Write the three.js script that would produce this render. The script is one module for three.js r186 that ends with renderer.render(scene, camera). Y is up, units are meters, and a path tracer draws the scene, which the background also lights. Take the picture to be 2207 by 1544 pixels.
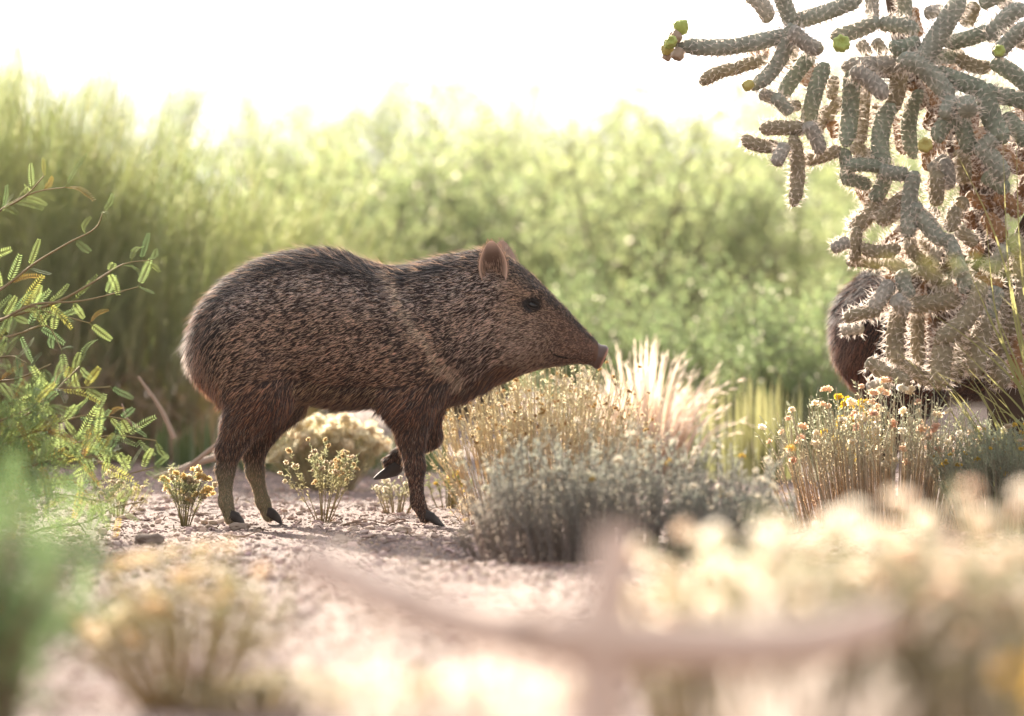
import * as THREE from 'three';
import { ImprovedNoise } from 'three/addons/math/ImprovedNoise.js';

// ------------------------------------------------------------------ camera, sky, sun, exposure
const scene = new THREE.Scene();
const S = 15, EYE = 0.65;                         // metres to the animal, height of the lens
const camera = new THREE.PerspectiveCamera(2 * Math.atan(0.772 / S) * 180 / Math.PI, 1024 / 716, 0.3, 6000);
const PITCH = Math.atan(0.287 / S);
camera.position.set(0, EYE, S);
camera.lookAt(0, EYE - Math.tan(PITCH) * S, 0);
camera.focus = S - 0.02;
camera.userData.fStop = 3.3;
scene.add(camera);

const SUN = new THREE.Vector3(-0.34, 0.365, -1).normalize();
{ // hazy late-day sky: pale at the horizon, brightest round the sun
  const W = 512, H = 256, d = new Float32Array(W * H * 4), mix = THREE.MathUtils.lerp;
  for (let j = 0; j < H; j++) for (let i = 0; i < W; i++) {
    const up = ((j + 0.5) / H - 0.5) * Math.PI, ro = ((i + 0.5) / W - 0.5) * 2 * Math.PI, x = Math.cos(ro) * Math.cos(up), y = Math.sin(up), z = Math.sin(ro) * Math.cos(up);
    const ang = Math.acos(Math.min(1, x * SUN.x + y * SUN.y + z * SUN.z)), h = Math.pow(Math.max(0, y), 0.55), near = 0.55 * Math.exp(-ang / 0.22), wide = 0.26 * Math.exp(-ang / 0.9);
    d.set([mix(0.27, 0.15, h) + near + wide, mix(0.25, 0.16, h) + near * 0.93 + wide * 0.97, mix(0.24, 0.185, h) + near * 0.84 + wide * 0.93, 1], (j * W + i) * 4);
  }
  const t = new THREE.DataTexture(d, W, H, THREE.RGBAFormat, THREE.FloatType);
  t.mapping = THREE.EquirectangularReflectionMapping; t.magFilter = t.minFilter = THREE.LinearFilter; t.needsUpdate = true;
  scene.background = scene.environment = t;
}
const sun = new THREE.DirectionalLight(new THREE.Color(1.0, 0.865, 0.72), 4.6);
sun.position.copy(SUN).multiplyScalar(40);
sun.castShadow = true;
Object.assign(sun.shadow.camera, { left: -8, right: 8, top: 8, bottom: -8, near: 1, far: 90 });
sun.shadow.mapSize.set(4096, 4096);
scene.add(sun, sun.target);
scene.fog = new THREE.FogExp2(0xfff8f0, 0.00025);
const renderer = new THREE.WebGLRenderer({ antialias: true });
renderer.setSize(1024, 716);
renderer.toneMapping = THREE.LinearToneMapping;
renderer.toneMappingExposure = 5.4;
renderer.shadowMap.enabled = true;

// ------------------------------------------------------------------ helpers
function rng(seed) { let a = seed | 0; return () => { a = (a + 0x6d2b79f5) | 0; let t = Math.imul(a ^ (a >>> 15), 1 | a); t = (t + Math.imul(t ^ (t >>> 7), 61 | t)) ^ t; return ((t ^ (t >>> 14)) >>> 0) / 4294967296; }; }
const V = (x, y, z) => new THREE.Vector3(x, y, z);
const { lerp, clamp, smoothstep } = THREE.MathUtils;
const noise = new ImprovedNoise();
const n3 = (x, y, z = 0.37) => noise.noise(x, y, z);
const FWD = V(0, -Math.sin(PITCH), -Math.cos(PITCH)), UPV = V(0, Math.cos(PITCH), -Math.sin(PITCH));
function at(px, py, d = S) {                       // the point of the place that shows at that spot of the photograph, d metres away
  const r = FWD.clone().multiplyScalar(S).addScaledVector(UPV, (772 - py) / 1000).add(V((px - 1103.5) / 1000, 0, 0));
  return r.multiplyScalar(d / -r.z).add(camera.position);
}
function groundY(x, z) {
  const near = Math.exp(-((z * z) / 300) - (x * x) / 200);
  return near * (0.02 * n3(x * 0.9 + 3, z * 0.55) + 0.008 * n3(x * 3.1, z * 2.3, 5.2) + 0.004 * n3(x * 9, z * 8, 1.1)) + (1 - near) * 0.05 * n3(x * 0.05, z * 0.05);
}
const floorAt = (px, d) => { const p = at(px, 1000, d); return V(p.x, groundY(p.x, p.z) - 0.004, p.z); };
const used = {};
function numbered(n) { const k = used[n] = (used[n] ?? -1) + 1; return k ? n + '_' + String(k).padStart(3, '0') : n; }
function tag(o, label, category, group, kind) {
  o.userData = { label };
  if (category) o.userData.category = category;
  if (group) o.userData.group = group;
  if (kind) o.userData.kind = kind;
  return o;
}
function thing(name, pos, label, category, group) {
  const o = new THREE.Group(); o.name = numbered(name); o.position.copy(pos); scene.add(o);
  return tag(o, label, category, group);
}
function add(parent, name, geo, mat, kind) {
  const m = new THREE.Mesh(geo, mat); m.name = name; m.castShadow = m.receiveShadow = true;
  if (kind) m.userData.kind = kind;
  parent.add(m); return m;
}
function copyOf(src, name, pos, turn, label, scale = 1) {
  const c = src.clone(); c.name = numbered(name); c.position.copy(pos); c.rotation.y = turn; c.scale.setScalar(scale);
  c.userData = { ...src.userData, label }; scene.add(c); return c;
}
class MB {                                          // collects vertices with colours into one mesh
  constructor() { this.p = []; this.c = []; this.i = []; }
  v(x, y, z, c) { this.p.push(x, y, z); this.c.push(c[0], c[1], c[2]); return this.p.length / 3 - 1; }
  tri(a, b, c) { this.i.push(a, b, c); }
  leaf(o, dir, side, len, wid, c0, c1 = c0, fold = 0) { // pointed leaf of four faces folded along its middle
    const nx = (dir.y * side.z - dir.z * side.y) * fold, ny = (dir.z * side.x - dir.x * side.z) * fold, nz = (dir.x * side.y - dir.y * side.x) * fold;
    const a = this.v(o.x, o.y, o.z, c0), h = len * 0.45, w = wid / 2;
    const b = this.v(o.x + dir.x * h + side.x * w + nx * w, o.y + dir.y * h + side.y * w + ny * w, o.z + dir.z * h + side.z * w + nz * w, c1);
    const c = this.v(o.x + dir.x * len, o.y + dir.y * len, o.z + dir.z * len, c1);
    const d = this.v(o.x + dir.x * h - side.x * w + nx * w, o.y + dir.y * h - side.y * w + ny * w, o.z + dir.z * h - side.z * w + nz * w, c1);
    this.tri(a, b, c); this.tri(a, c, d);
  }
  tube(pts, radii, sides, c0, c1 = c0) {
    const n = pts.length, t = V(), u = V(), w = V(); let prev = null;
    for (let k = 0; k < n; k++) {
      t.copy(pts[Math.min(k + 1, n - 1)]).sub(pts[Math.max(k - 1, 0)]).normalize();
      if (Math.abs(t.x) < 0.8) u.set(1, 0, 0); else u.set(0, 0, 1);
      u.addScaledVector(t, -u.dot(t)).normalize(); w.crossVectors(t, u);
      const r = radii[k], f = k / (n - 1), col = [lerp(c0[0], c1[0], f), lerp(c0[1], c1[1], f), lerp(c0[2], c1[2], f)], row = [];
      for (let s = 0; s < sides; s++) { const a = (s / sides) * 2 * Math.PI, x = Math.cos(a) * r, y = Math.sin(a) * r; row.push(this.v(pts[k].x + u.x * x + w.x * y, pts[k].y + u.y * x + w.y * y, pts[k].z + u.z * x + w.z * y, col)); }
      if (prev) for (let s = 0; s < sides; s++) { const e = (s + 1) % sides; this.tri(prev[s], prev[e], row[e]); this.tri(prev[s], row[e], row[s]); }
      prev = row;
    }
  }
  blade(pts, wid, side, c0, c1) {                   // grass blade: a ribbon that ends in a point
    const n = pts.length; let a, b;
    for (let k = 0; k < n; k++) {
      const f = k / (n - 1), col = [lerp(c0[0], c1[0], f), lerp(c0[1], c1[1], f), lerp(c0[2], c1[2], f)], p = pts[k], w = wid * 0.5 * (1 - f * f);
      if (k === n - 1) { const e = this.v(p.x, p.y, p.z, col); this.tri(a, b, e); break; }
      const x = this.v(p.x - side.x * w, p.y - side.y * w, p.z - side.z * w, col), y = this.v(p.x + side.x * w, p.y + side.y * w, p.z + side.z * w, col);
      if (k) { this.tri(a, b, y); this.tri(a, y, x); }
      a = x; b = y;
    }
  }
  geo(smooth = true) {
    const g = new THREE.BufferGeometry();
    g.setAttribute('position', new THREE.Float32BufferAttribute(this.p, 3));
    g.setAttribute('color', new THREE.Float32BufferAttribute(this.c, 3));
    g.setIndex(this.i);
    if (smooth) g.computeVertexNormals();
    return g;
  }
}
const vary = (c, r, amt = 0.2) => { const k = 1 + (r() - 0.5) * 2 * amt; return [c[0] * k * (1 + (r() - 0.5) * amt * 0.4), c[1] * k, c[2] * k * (1 + (r() - 0.5) * amt * 0.4)]; };
const mixc = (a, b, t) => [lerp(a[0], b[0], t), lerp(a[1], b[1], t), lerp(a[2], b[2], t)];
function randDir(r) { const z = r() * 2 - 1, a = r() * 6.2832, q = Math.sqrt(1 - z * z); return V(q * Math.cos(a), z, q * Math.sin(a)); }
function sideOf(dir, r) { const s = V().crossVectors(dir, randDir(r)); return s.lengthSq() < 1e-6 ? V(1, 0, 0) : s.normalize(); }
const mat = (o) => new THREE.MeshPhysicalMaterial({ color: 0xffffff, vertexColors: true, roughness: 0.85, side: THREE.DoubleSide, ...o });
const M = {
  leaf: mat({ transmission: 0.6, roughness: 0.95, thickness: 0, specularIntensity: 0.4 }),
  grass: mat({ transmission: 0.55, roughness: 0.95, thickness: 0, specularIntensity: 0.4 }),
  stem: mat({ roughness: 0.8, specularIntensity: 0.4 }),
    wood: mat({ roughness: 0.9, specularIntensity: 0.3 }),
  spine: mat({ transmission: 0.6, roughness: 0.85, thickness: 0 }),
  hair: mat({ transmission: 0.6, roughness: 0.85, thickness: 0, specularIntensity: 0.8 }),
  skin: mat({ roughness: 0.75, specularIntensity: 0.4 }),
  stone: mat({ roughness: 0.95, specularIntensity: 0.3 }),
};

// ------------------------------------------------------------------ ground
{
  const axis = (lo, hi, step) => { const a = []; for (let x = lo; x <= hi + 1e-6; x += step) a.push(x); let s = step; while (a[a.length - 1] < 3000) { s *= 1.28; a.push(a[a.length - 1] + s); } s = step; while (a[0] > -3000) { s *= 1.28; a.unshift(a[0] - s); } return a; };
  const xs = axis(-1.8, 1.8, 0.03), zs = axis(-3, 7.5, 0.035), mb = new MB(), uv = [];
  const pale = [0.25, 0.18, 0.158], warm = [0.22, 0.147, 0.126], grey = [0.17, 0.14, 0.13];
  for (const z of zs) for (const x of xs) {
    const a = smoothstep(n3(x * 0.8, z * 0.6, 9), -0.4, 0.5), b = smoothstep(n3(x * 3, z * 2.4, 4), -0.2, 0.6);
    mb.v(x, groundY(x, z), z, mixc(mixc(pale, warm, a), grey, b * 0.5)); uv.push(x, z);
  }
  const w = xs.length;
  for (let j = 0; j < zs.length - 1; j++) for (let i = 0; i < w - 1; i++) { const a = j * w + i; mb.tri(a, a + w, a + 1); mb.tri(a + 1, a + w, a + w + 1); }
  const g = mb.geo(); g.setAttribute('uv', new THREE.Float32BufferAttribute(uv, 2));
  const N = 1024, col = new Uint8Array(N * N * 4), bmp = new Uint8Array(N * N * 4), r = rng(5), H = new Float32Array(N * N), T = new Float32Array(N * N);
  for (let k = 0; k < N * N; k++) { H[k] = r() * 0.12; T[k] = 0.8 + r() * 0.25; }
  for (let k = 0; k < 9000; k++) {                  // grit: small rounded grains, wrapped at the tile's edge
    const cx = r() * N, cy = r() * N, rad = 2 + r() * r() * 9, sq = 0.6 + r() * 0.8, tone = 0.7 + r() * 0.65;
    for (let y = -Math.ceil(rad * 1.4); y <= rad * 1.4; y++) for (let x = -Math.ceil(rad * 1.4); x <= rad * 1.4; x++) {
      const q = (x * x * sq + y * y / sq) / (rad * rad); if (q > 1) continue;
      const i = ((Math.floor(cy + y) + N) % N) * N + ((Math.floor(cx + x) + N) % N), h = Math.sqrt(1 - q) * rad * 0.085 + 0.1;
      if (h > H[i]) { H[i] = h; T[i] = tone; }
    }
  }
  for (let k = 0; k < N * N; k++) { const t = Math.min(255, T[k] * 165); col.set([t, t * (0.97 + (k % 7) * 0.004), t * 0.97, 255], k * 4); const h = Math.min(255, H[k] * 235); bmp.set([h, h, h, 255], k * 4); }
  const tex = (d, srgb) => { const t = new THREE.DataTexture(d, N, N); t.wrapS = t.wrapT = THREE.RepeatWrapping; t.magFilter = THREE.LinearFilter; if (srgb) t.colorSpace = THREE.SRGBColorSpace; t.repeat.set(1.25, 1.25); t.needsUpdate = true; return t; };
  const m = new THREE.MeshStandardMaterial({ color: new THREE.Color(1.9, 1.84, 1.8), vertexColors: true, map: tex(col, true), bumpMap: tex(bmp), bumpScale: 0.012, roughness: 1 });
  const gr = add(scene, 'ground', g, m); tag(gr, 'pinkish sandy desert ground strewn with gravel', null, null, 'structure');
}
function stoneGeo(seed, detail = 1) {
  const g = new THREE.IcosahedronGeometry(1, detail), p = g.attributes.position, r = rng(seed), o = r() * 50, c = [], q = V();
  for (let i = 0; i < p.count; i++) {
    q.fromBufferAttribute(p, i); const k = 0.8 + 0.35 * n3(q.x * 1.3 + o, q.y * 1.3, q.z * 1.3) + 0.12 * n3(q.x * 3 + o, q.y * 3, q.z * 3);
    q.multiplyScalar(k); q.y *= 0.7; p.setXYZ(i, q.x, q.y, q.z); c.push(1, 1, 1);
  }
  g.setAttribute('color', new THREE.Float32BufferAttribute(c, 3)); g.computeVertexNormals(); return g;
}
{
  const r = rng(71), n = 42000, im = new THREE.InstancedMesh(stoneGeo(3, 0), M.stone, n), d = new THREE.Object3D(), c = new THREE.Color();
  for (let k = 0; k < n; k++) {
    const dd = 9 + Math.pow(r(), 1.1) * 9.5, x = (r() * 2.5 - 1.25) * dd / S, z = S - dd, big = r();
    const s = big > 0.955 ? 0.007 + r() * 0.007 : big > 0.7 ? 0.0035 + r() * 0.0035 : 0.0015 + r() * 0.0022;
    d.position.set(x, groundY(x, z) + s * 0.25, z); d.rotation.set(r() * 0.6, r() * 6.3, r() * 0.6); d.scale.set(s * (0.8 + r() * 0.6), s * (0.6 + r() * 0.5), s * (0.8 + r() * 0.5)); d.updateMatrix();
    im.setMatrixAt(k, d.matrix); const t = 0.22 + r() * 0.26; im.setColorAt(k, c.setRGB(t * 1.08, t * (0.74 + r() * 0.1), t * (0.6 + r() * 0.12)));
  }
  im.name = 'gravel'; im.castShadow = im.receiveShadow = true; scene.add(im); tag(im, 'small loose pink and grey gravel scattered over the sand', null, null, 'stuff');
}
{ // twigs and fallen bits
  const r = rng(72), m = new MB();
  for (let k = 0; k < 2400; k++) {
    const dd = 10 + r() * 8, x = (r() * 2.4 - 1.2) * dd / S, z = S - dd, a = r() * 6.28, l = 0.012 + r() * r() * 0.07, o = V(x, groundY(x, z) + 0.002, z), e = V(x + Math.cos(a) * l, 0, z + Math.sin(a) * l); e.y = groundY(e.x, e.z) + 0.002 + r() * 0.012;
    if (r() < 0.6) m.tube([o, o.clone().lerp(e, 0.5).add(V(0, r() * 0.006, 0)), e], [0.0014, 0.0012, 0.0006], 4, vary([0.17, 0.11, 0.075], r, 0.5)); else { const d = e.clone().sub(o).normalize(); m.leaf(o, d, V(-d.z, 0.2, d.x), 0.01 + r() * 0.014, 0.005, vary([0.25, 0.18, 0.09], r, 0.4)); }
  }
  const o = add(scene, 'ground_litter', m.geo(), M.wood); tag(o, 'dry twigs and fallen leaves scattered over the gravel', null, null, 'stuff');
}
{
  const spec = [
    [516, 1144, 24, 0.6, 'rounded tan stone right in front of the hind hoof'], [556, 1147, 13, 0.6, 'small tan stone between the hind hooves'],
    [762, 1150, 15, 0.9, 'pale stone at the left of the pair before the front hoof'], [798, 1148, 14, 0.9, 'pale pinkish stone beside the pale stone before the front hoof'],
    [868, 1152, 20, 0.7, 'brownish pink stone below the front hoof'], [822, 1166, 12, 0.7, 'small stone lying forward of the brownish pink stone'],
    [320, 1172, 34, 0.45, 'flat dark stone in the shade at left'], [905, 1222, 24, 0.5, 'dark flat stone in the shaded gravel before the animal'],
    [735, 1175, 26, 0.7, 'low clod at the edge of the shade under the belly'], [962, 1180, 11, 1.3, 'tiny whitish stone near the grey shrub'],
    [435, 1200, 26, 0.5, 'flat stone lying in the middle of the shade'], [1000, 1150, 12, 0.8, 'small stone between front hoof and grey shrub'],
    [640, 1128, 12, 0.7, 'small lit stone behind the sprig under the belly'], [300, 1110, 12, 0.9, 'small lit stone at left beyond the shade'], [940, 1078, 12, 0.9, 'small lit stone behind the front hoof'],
  ];
  const geos = [11, 12, 13].map((s) => stoneGeo(s, 3));
  spec.forEach(([px, py, rad, tone, label], k) => {
    const dd = EYE * S * 1000 / 1000 / ((py - 485) / 1000), p = floorAt(px, clamp(dd, 12, 17.2)), s = rad / 1000 * (dd / S);
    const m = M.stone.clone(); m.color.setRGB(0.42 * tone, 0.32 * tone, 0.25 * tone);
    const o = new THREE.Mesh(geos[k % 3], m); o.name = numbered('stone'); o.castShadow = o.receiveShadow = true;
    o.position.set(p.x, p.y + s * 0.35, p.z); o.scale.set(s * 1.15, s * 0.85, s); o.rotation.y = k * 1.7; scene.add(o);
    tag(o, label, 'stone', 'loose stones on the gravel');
  });
}

// ------------------------------------------------------------------ the javelina: outline, field, skin, hair
const X = (px) => (px - 850) / 1000, Y = (py) => (1135 - py) / 1000;
const ST = [
  [414, 738, 782, 0.014], [424, 712, 802, 0.036], [444, 676, 826, 0.062], [468, 640, 850, 0.088], [505, 600, 868, 0.11], [560, 572, 864, 0.127], [620, 555, 857, 0.135], [690, 548, 866, 0.145],
  [740, 555, 874, 0.15], [800, 575, 872, 0.146], [850, 583, 874, 0.14], [900, 577, 870, 0.13], [950, 563, 868, 0.12], [1000, 550, 858, 0.11], [1040, 543, 838, 0.1],
  [1080, 551, 814, 0.09], [1120, 575, 797, 0.08], [1150, 599, 792, 0.068], [1180, 629, 789, 0.055], [1210, 657, 786, 0.045], [1240, 689, 783, 0.038], [1270, 720, 785, 0.033], [1290, 738, 788, 0.03],
].map(([a, b, c, d]) => [X(a), Y(b), Y(c), d]);
function station(x) {
  let k = 0; while (k < ST.length - 2 && ST[k + 1][0] < x) k++;
  const a = ST[Math.max(k - 1, 0)], b = ST[k], c = ST[k + 1], d = ST[Math.min(k + 2, ST.length - 1)], t = clamp((x - b[0]) / (c[0] - b[0]), 0, 1);
  const f = (i) => { const h = c[0] - b[0], m0 = (c[i] - a[i]) / Math.max(c[0] - a[0], 1e-6) * h, m1 = (d[i] - b[i]) / Math.max(d[0] - b[0], 1e-6) * h, t2 = t * t, t3 = t2 * t; return (2 * t3 - 3 * t2 + 1) * b[i] + (t3 - 2 * t2 + t) * m0 + (-2 * t3 + 3 * t2) * c[i] + (t3 - t2) * m1; };
  return [f(1), f(2), f(3)];
}
const LIMBS = [   // chains of [px, py, z, radius]
  [[520, 715, 0.06, 0.085], [562, 850, 0.082, 0.06], [496, 966, 0.08, 0.026], [488, 1010, 0.078, 0.0185], [489, 1080, 0.076, 0.0135], [500, 1116, 0.076, 0.014]],
  [[520, 715, -0.06, 0.08], [590, 860, -0.082, 0.06], [543, 972, -0.08, 0.025], [546, 1020, -0.078, 0.0175], [563, 1085, -0.076, 0.0135], [576, 1116, -0.076, 0.014]],
  [[905, 760, 0.075, 0.075], [884, 868, 0.086, 0.047], [887, 940, 0.083, 0.028], [895, 1005, 0.08, 0.0195], [901, 1080, 0.079, 0.0135], [917, 1112, 0.079, 0.014]],
  [[915, 780, -0.075, 0.07], [905, 880, -0.085, 0.042], [924, 944, -0.082, 0.0235], [864, 985, -0.076, 0.0165], [840, 1000, -0.075, 0.016]],
].map((ch) => ch.map(([a, b, z, r]) => [X(a), Y(b), z, r]));
const smin = (a, b, k) => { const h = Math.max(k - Math.abs(a - b), 0) / k; return Math.min(a, b) - h * h * k * 0.25; };
function cone(x, y, z, a, b) {
  const dx = b[0] - a[0], dy = b[1] - a[1], dz = b[2] - a[2], px = x - a[0], py = y - a[1], pz = z - a[2], t = clamp((px * dx + py * dy + pz * dz) / (dx * dx + dy * dy + dz * dz), 0, 1);
  return Math.hypot(px - dx * t, py - dy * t, pz - dz * t) - lerp(a[3], b[3], t);
}
const EYEBALL = [X(1147), Y(657), 0.0665];   // the depth is set once the head's surface is known
function makeField() {
  const cache = new Map();
  return (x, y, z) => {
    const key = Math.round(x * 2000); let s = cache.get(key); if (!s) cache.set(key, s = station(key / 2000));
    const [top, bot, hw] = s, cy = (top + bot) / 2 - (top - bot) * 0.03, up = y > cy, ry = up ? top - cy : cy - bot;
    const pw = x > X(1100) ? 2.3 : 2.15, q = Math.pow(Math.pow(Math.abs(y - cy) / ry, pw) + Math.pow(Math.abs(z) / hw, pw), 1 / pw);
    let f = (q - 1) * Math.min(ry, hw) * 0.9; const e = Math.max(ST[0][0] - x, x - ST[ST.length - 1][0]);
    if (e > -0.01) f = Math.max(f, e);
    let l = 9;
    for (const ch of LIMBS) { let d = 9; for (let k = 0; k < ch.length - 1; k++) { const c = cone(x, y, z, ch[k], ch[k + 1]); d = smin(d, c, 0.014); } l = Math.min(l, d); }
    f = smin(f, l, 0.05);
    const az = Math.abs(z);
    f = smin(f, Math.hypot((x - X(1115)) / 1.3, (y - Y(735)) / 1.15, az - 0.045) - 0.045, 0.04);   // cheek
    f = smin(f, Math.hypot((x - X(1140)) / 1.6, y - Y(640), az - 0.048) - 0.014, 0.03);            // brow
    f = -smin(-f, Math.hypot(x - EYEBALL[0], (y - EYEBALL[1]) * 1.3, az - EYEBALL[2] - 0.012) - 0.013, 0.012); // eye socket
    return f;
  };
}
function surfaceNets(field, lo, hi, h) {            // one smooth closed surface from a field
  const n = [0, 1, 2].map((k) => Math.ceil((hi[k] - lo[k]) / h) + 1), F = new Float32Array(n[0] * n[1] * n[2]), id = (i, j, k) => (k * n[1] + j) * n[0] + i;
  for (let k = 0; k < n[2]; k++) for (let j = 0; j < n[1]; j++) for (let i = 0; i < n[0]; i++) F[id(i, j, k)] = field(lo[0] + i * h, lo[1] + j * h, lo[2] + k * h);
  const vert = new Int32Array(F.length).fill(-1), pos = [], idx = [], E = [[0, 1], [2, 3], [4, 5], [6, 7], [0, 2], [1, 3], [4, 6], [5, 7], [0, 4], [1, 5], [2, 6], [3, 7]];
  for (let k = 0; k < n[2] - 1; k++) for (let j = 0; j < n[1] - 1; j++) for (let i = 0; i < n[0] - 1; i++) {
    const v = []; let m = 0; for (let c = 0; c < 8; c++) { v.push(F[id(i + (c & 1), j + ((c >> 1) & 1), k + (c >> 2))]); if (v[c] < 0) m++; }
    if (m === 0 || m === 8) continue;
    let x = 0, y = 0, z = 0, c = 0;
    for (const [a, b] of E) if ((v[a] < 0) !== (v[b] < 0)) { const t = v[a] / (v[a] - v[b]); x += lerp(a & 1, b & 1, t); y += lerp((a >> 1) & 1, (b >> 1) & 1, t); z += lerp(a >> 2, b >> 2, t); c++; }
    vert[id(i, j, k)] = pos.length / 3; pos.push(lo[0] + (i + x / c) * h, lo[1] + (j + y / c) * h, lo[2] + (k + z / c) * h);
  }
  const quad = (a, b, c, d, flip) => { if (a < 0 || b < 0 || c < 0 || d < 0) return; if (flip) idx.push(a, c, b, a, d, c); else idx.push(a, b, c, a, c, d); };
  for (let k = 1; k < n[2] - 1; k++) for (let j = 1; j < n[1] - 1; j++) for (let i = 1; i < n[0] - 1; i++) {
    const s = F[id(i, j, k)] < 0;
    if (s !== (F[id(i + 1, j, k)] < 0)) quad(vert[id(i, j - 1, k - 1)], vert[id(i, j, k - 1)], vert[id(i, j, k)], vert[id(i, j - 1, k)], !s);
    if (s !== (F[id(i, j + 1, k)] < 0)) quad(vert[id(i - 1, j, k - 1)], vert[id(i - 1, j, k)], vert[id(i, j, k)], vert[id(i, j, k - 1)], !s);
    if (s !== (F[id(i, j, k + 1)] < 0)) quad(vert[id(i - 1, j - 1, k)], vert[id(i, j - 1, k)], vert[id(i, j, k)], vert[id(i - 1, j, k)], !s);
  }
  return { pos, idx };
}
const COLLAR = [[852, 600], [868, 655], [905, 712], [928, 742], [955, 785], [1010, 826], [1030, 840]];
function toCollar(px, py) {
  let m = 999; for (let k = 0; k < COLLAR.length - 1; k++) { const [ax, ay] = COLLAR[k], [bx, by] = COLLAR[k + 1], t = clamp(((px - ax) * (bx - ax) + (py - ay) * (by - ay)) / ((bx - ax) ** 2 + (by - ay) ** 2), 0, 1); m = Math.min(m, Math.hypot(px - ax - (bx - ax) * t, py - ay - (by - ay) * t)); }
  return m;
}
// coat at a place on the animal: length, share of light hairs, dark and light colour, lie of the hair
const r0 = rng(4242);
function coat(p) {
  const px = p.x * 1000 + 850, py = 1135 - p.y * 1000, jx = px + 14 * n3(p.x * 60, p.y * 60, p.z * 60), jy = py + 14 * n3(p.x * 55 + 7, p.y * 55, p.z * 55);
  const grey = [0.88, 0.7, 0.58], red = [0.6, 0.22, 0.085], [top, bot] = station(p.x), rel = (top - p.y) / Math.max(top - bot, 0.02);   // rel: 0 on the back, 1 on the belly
  const patch = 0.5 + 0.5 * n3(p.x * 16, p.y * 16, p.z * 16), tick = smoothstep(n3(p.x * 145 + p.y * 95, p.y * 340 - p.x * 105, p.z * 250) + 0.6 * n3(p.x * 220, p.y * 400 - p.x * 100, p.z * 300), -0.3, 0.4);
  const o = { len: 0.019, wid: 0.0016, light: 0.36, dark: [0.034, 0.012, 0.0055], pale: [0.95, 0.64, 0.44], dir: V(-1, -0.28, 0), lift: 0.28, guard: 0.04, glen: 0.022, gcol: [0.75, 0.5, 0.34] };
  const tail = smoothstep(px, 400, 560), under = smoothstep(rel, 0.72, 1), rump = 1 - smoothstep(px, 410, 500), neck = smoothstep(px, 930, 1060);
  o.dir.set(-lerp(0.45, 1, tail), lerp(-1, -0.3, tail), 0);
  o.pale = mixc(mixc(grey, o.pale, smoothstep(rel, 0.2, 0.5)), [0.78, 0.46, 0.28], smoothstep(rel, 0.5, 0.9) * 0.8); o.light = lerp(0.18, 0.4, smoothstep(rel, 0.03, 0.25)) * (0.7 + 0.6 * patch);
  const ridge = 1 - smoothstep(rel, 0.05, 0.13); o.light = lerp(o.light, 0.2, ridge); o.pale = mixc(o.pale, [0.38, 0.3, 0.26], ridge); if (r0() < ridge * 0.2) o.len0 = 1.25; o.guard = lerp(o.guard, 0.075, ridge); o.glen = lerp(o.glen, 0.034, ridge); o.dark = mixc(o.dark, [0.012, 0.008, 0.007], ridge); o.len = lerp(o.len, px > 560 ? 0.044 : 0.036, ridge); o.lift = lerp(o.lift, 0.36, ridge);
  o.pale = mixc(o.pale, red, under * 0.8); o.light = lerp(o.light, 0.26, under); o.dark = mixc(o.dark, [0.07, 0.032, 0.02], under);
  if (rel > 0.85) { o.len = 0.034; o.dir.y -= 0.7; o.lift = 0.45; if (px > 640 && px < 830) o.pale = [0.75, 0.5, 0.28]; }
  o.pale = mixc(o.pale, red, rump * 0.7); o.len = lerp(o.len, 0.04, rump); o.lift = lerp(o.lift, 0.5, rump); o.guard = lerp(o.guard, 0.12, rump); o.glen = lerp(o.glen, 0.04, rump); o.gcol = mixc(o.gcol, [0.85, 0.5, 0.36], rump);
  const spot = Math.exp(-(((px - 462) / 38) ** 2) - ((py - 725) / 50) ** 2); o.light *= 1 - 0.85 * spot; o.dark = mixc(o.dark, [0.018, 0.012, 0.011], spot);
  const tuft = (1 - smoothstep(px, 418, 440)) * smoothstep(py, 660, 700) * (1 - smoothstep(py, 775, 800)); o.light = lerp(o.light, 0.6, tuft); o.pale = mixc(o.pale, [0.9, 0.78, 0.7], tuft); o.gcol = mixc(o.gcol, [0.95, 0.85, 0.78], tuft);
  if (px < 480 && py > 790) { const k = smoothstep(py, 790, 830); o.light = lerp(o.light, 0.55, k); o.pale = mixc(o.pale, [0.56, 0.27, 0.13], k); o.dark = mixc(o.dark, [0.15, 0.065, 0.035], k); }
  o.len = lerp(o.len, Math.min(o.len, 0.02), neck); o.dir.lerp(V(-1, -0.5, 0), neck * 0.7); o.pale = mixc(o.pale, grey, neck * 0.6); o.light = lerp(o.light, 0.48, neck * (1 - under) * smoothstep(rel, 0.1, 0.2));
  const c = toCollar(jx, jy), k = (1 - smoothstep(c, 4, 19)) * 0.78; o.light = lerp(o.light, 0.8, k); o.pale = mixc(o.pale, [0.95, 0.76, 0.55], k); o.dark = mixc(o.dark, [0.12, 0.085, 0.058], k);
  o.light *= 1 - 0.4 * smoothstep(c, 18, 30) * (1 - smoothstep(c, 50, 75)) * smoothstep(rel, 0.08, 0.15);
  const edge = 821 - (Math.min(jx, 1080) - 1015) * 0.66, throat = smoothstep(px, 960, 1010) * (1 - smoothstep(px, 1110, 1160)) * smoothstep(jy, edge - 6, edge + 12); o.dark = mixc(o.dark, [0.075, 0.028, 0.013], throat); o.pale = mixc(o.pale, [0.4, 0.19, 0.09], throat); o.light = lerp(o.light, 0.24, throat); o.len = lerp(o.len, 0.032, throat); o.guard = lerp(o.guard, 0.08, throat); o.gcol = mixc(o.gcol, [0.7, 0.36, 0.18], throat);
  const face = smoothstep(jx, 1050, 1125) * (1 - throat);
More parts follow.
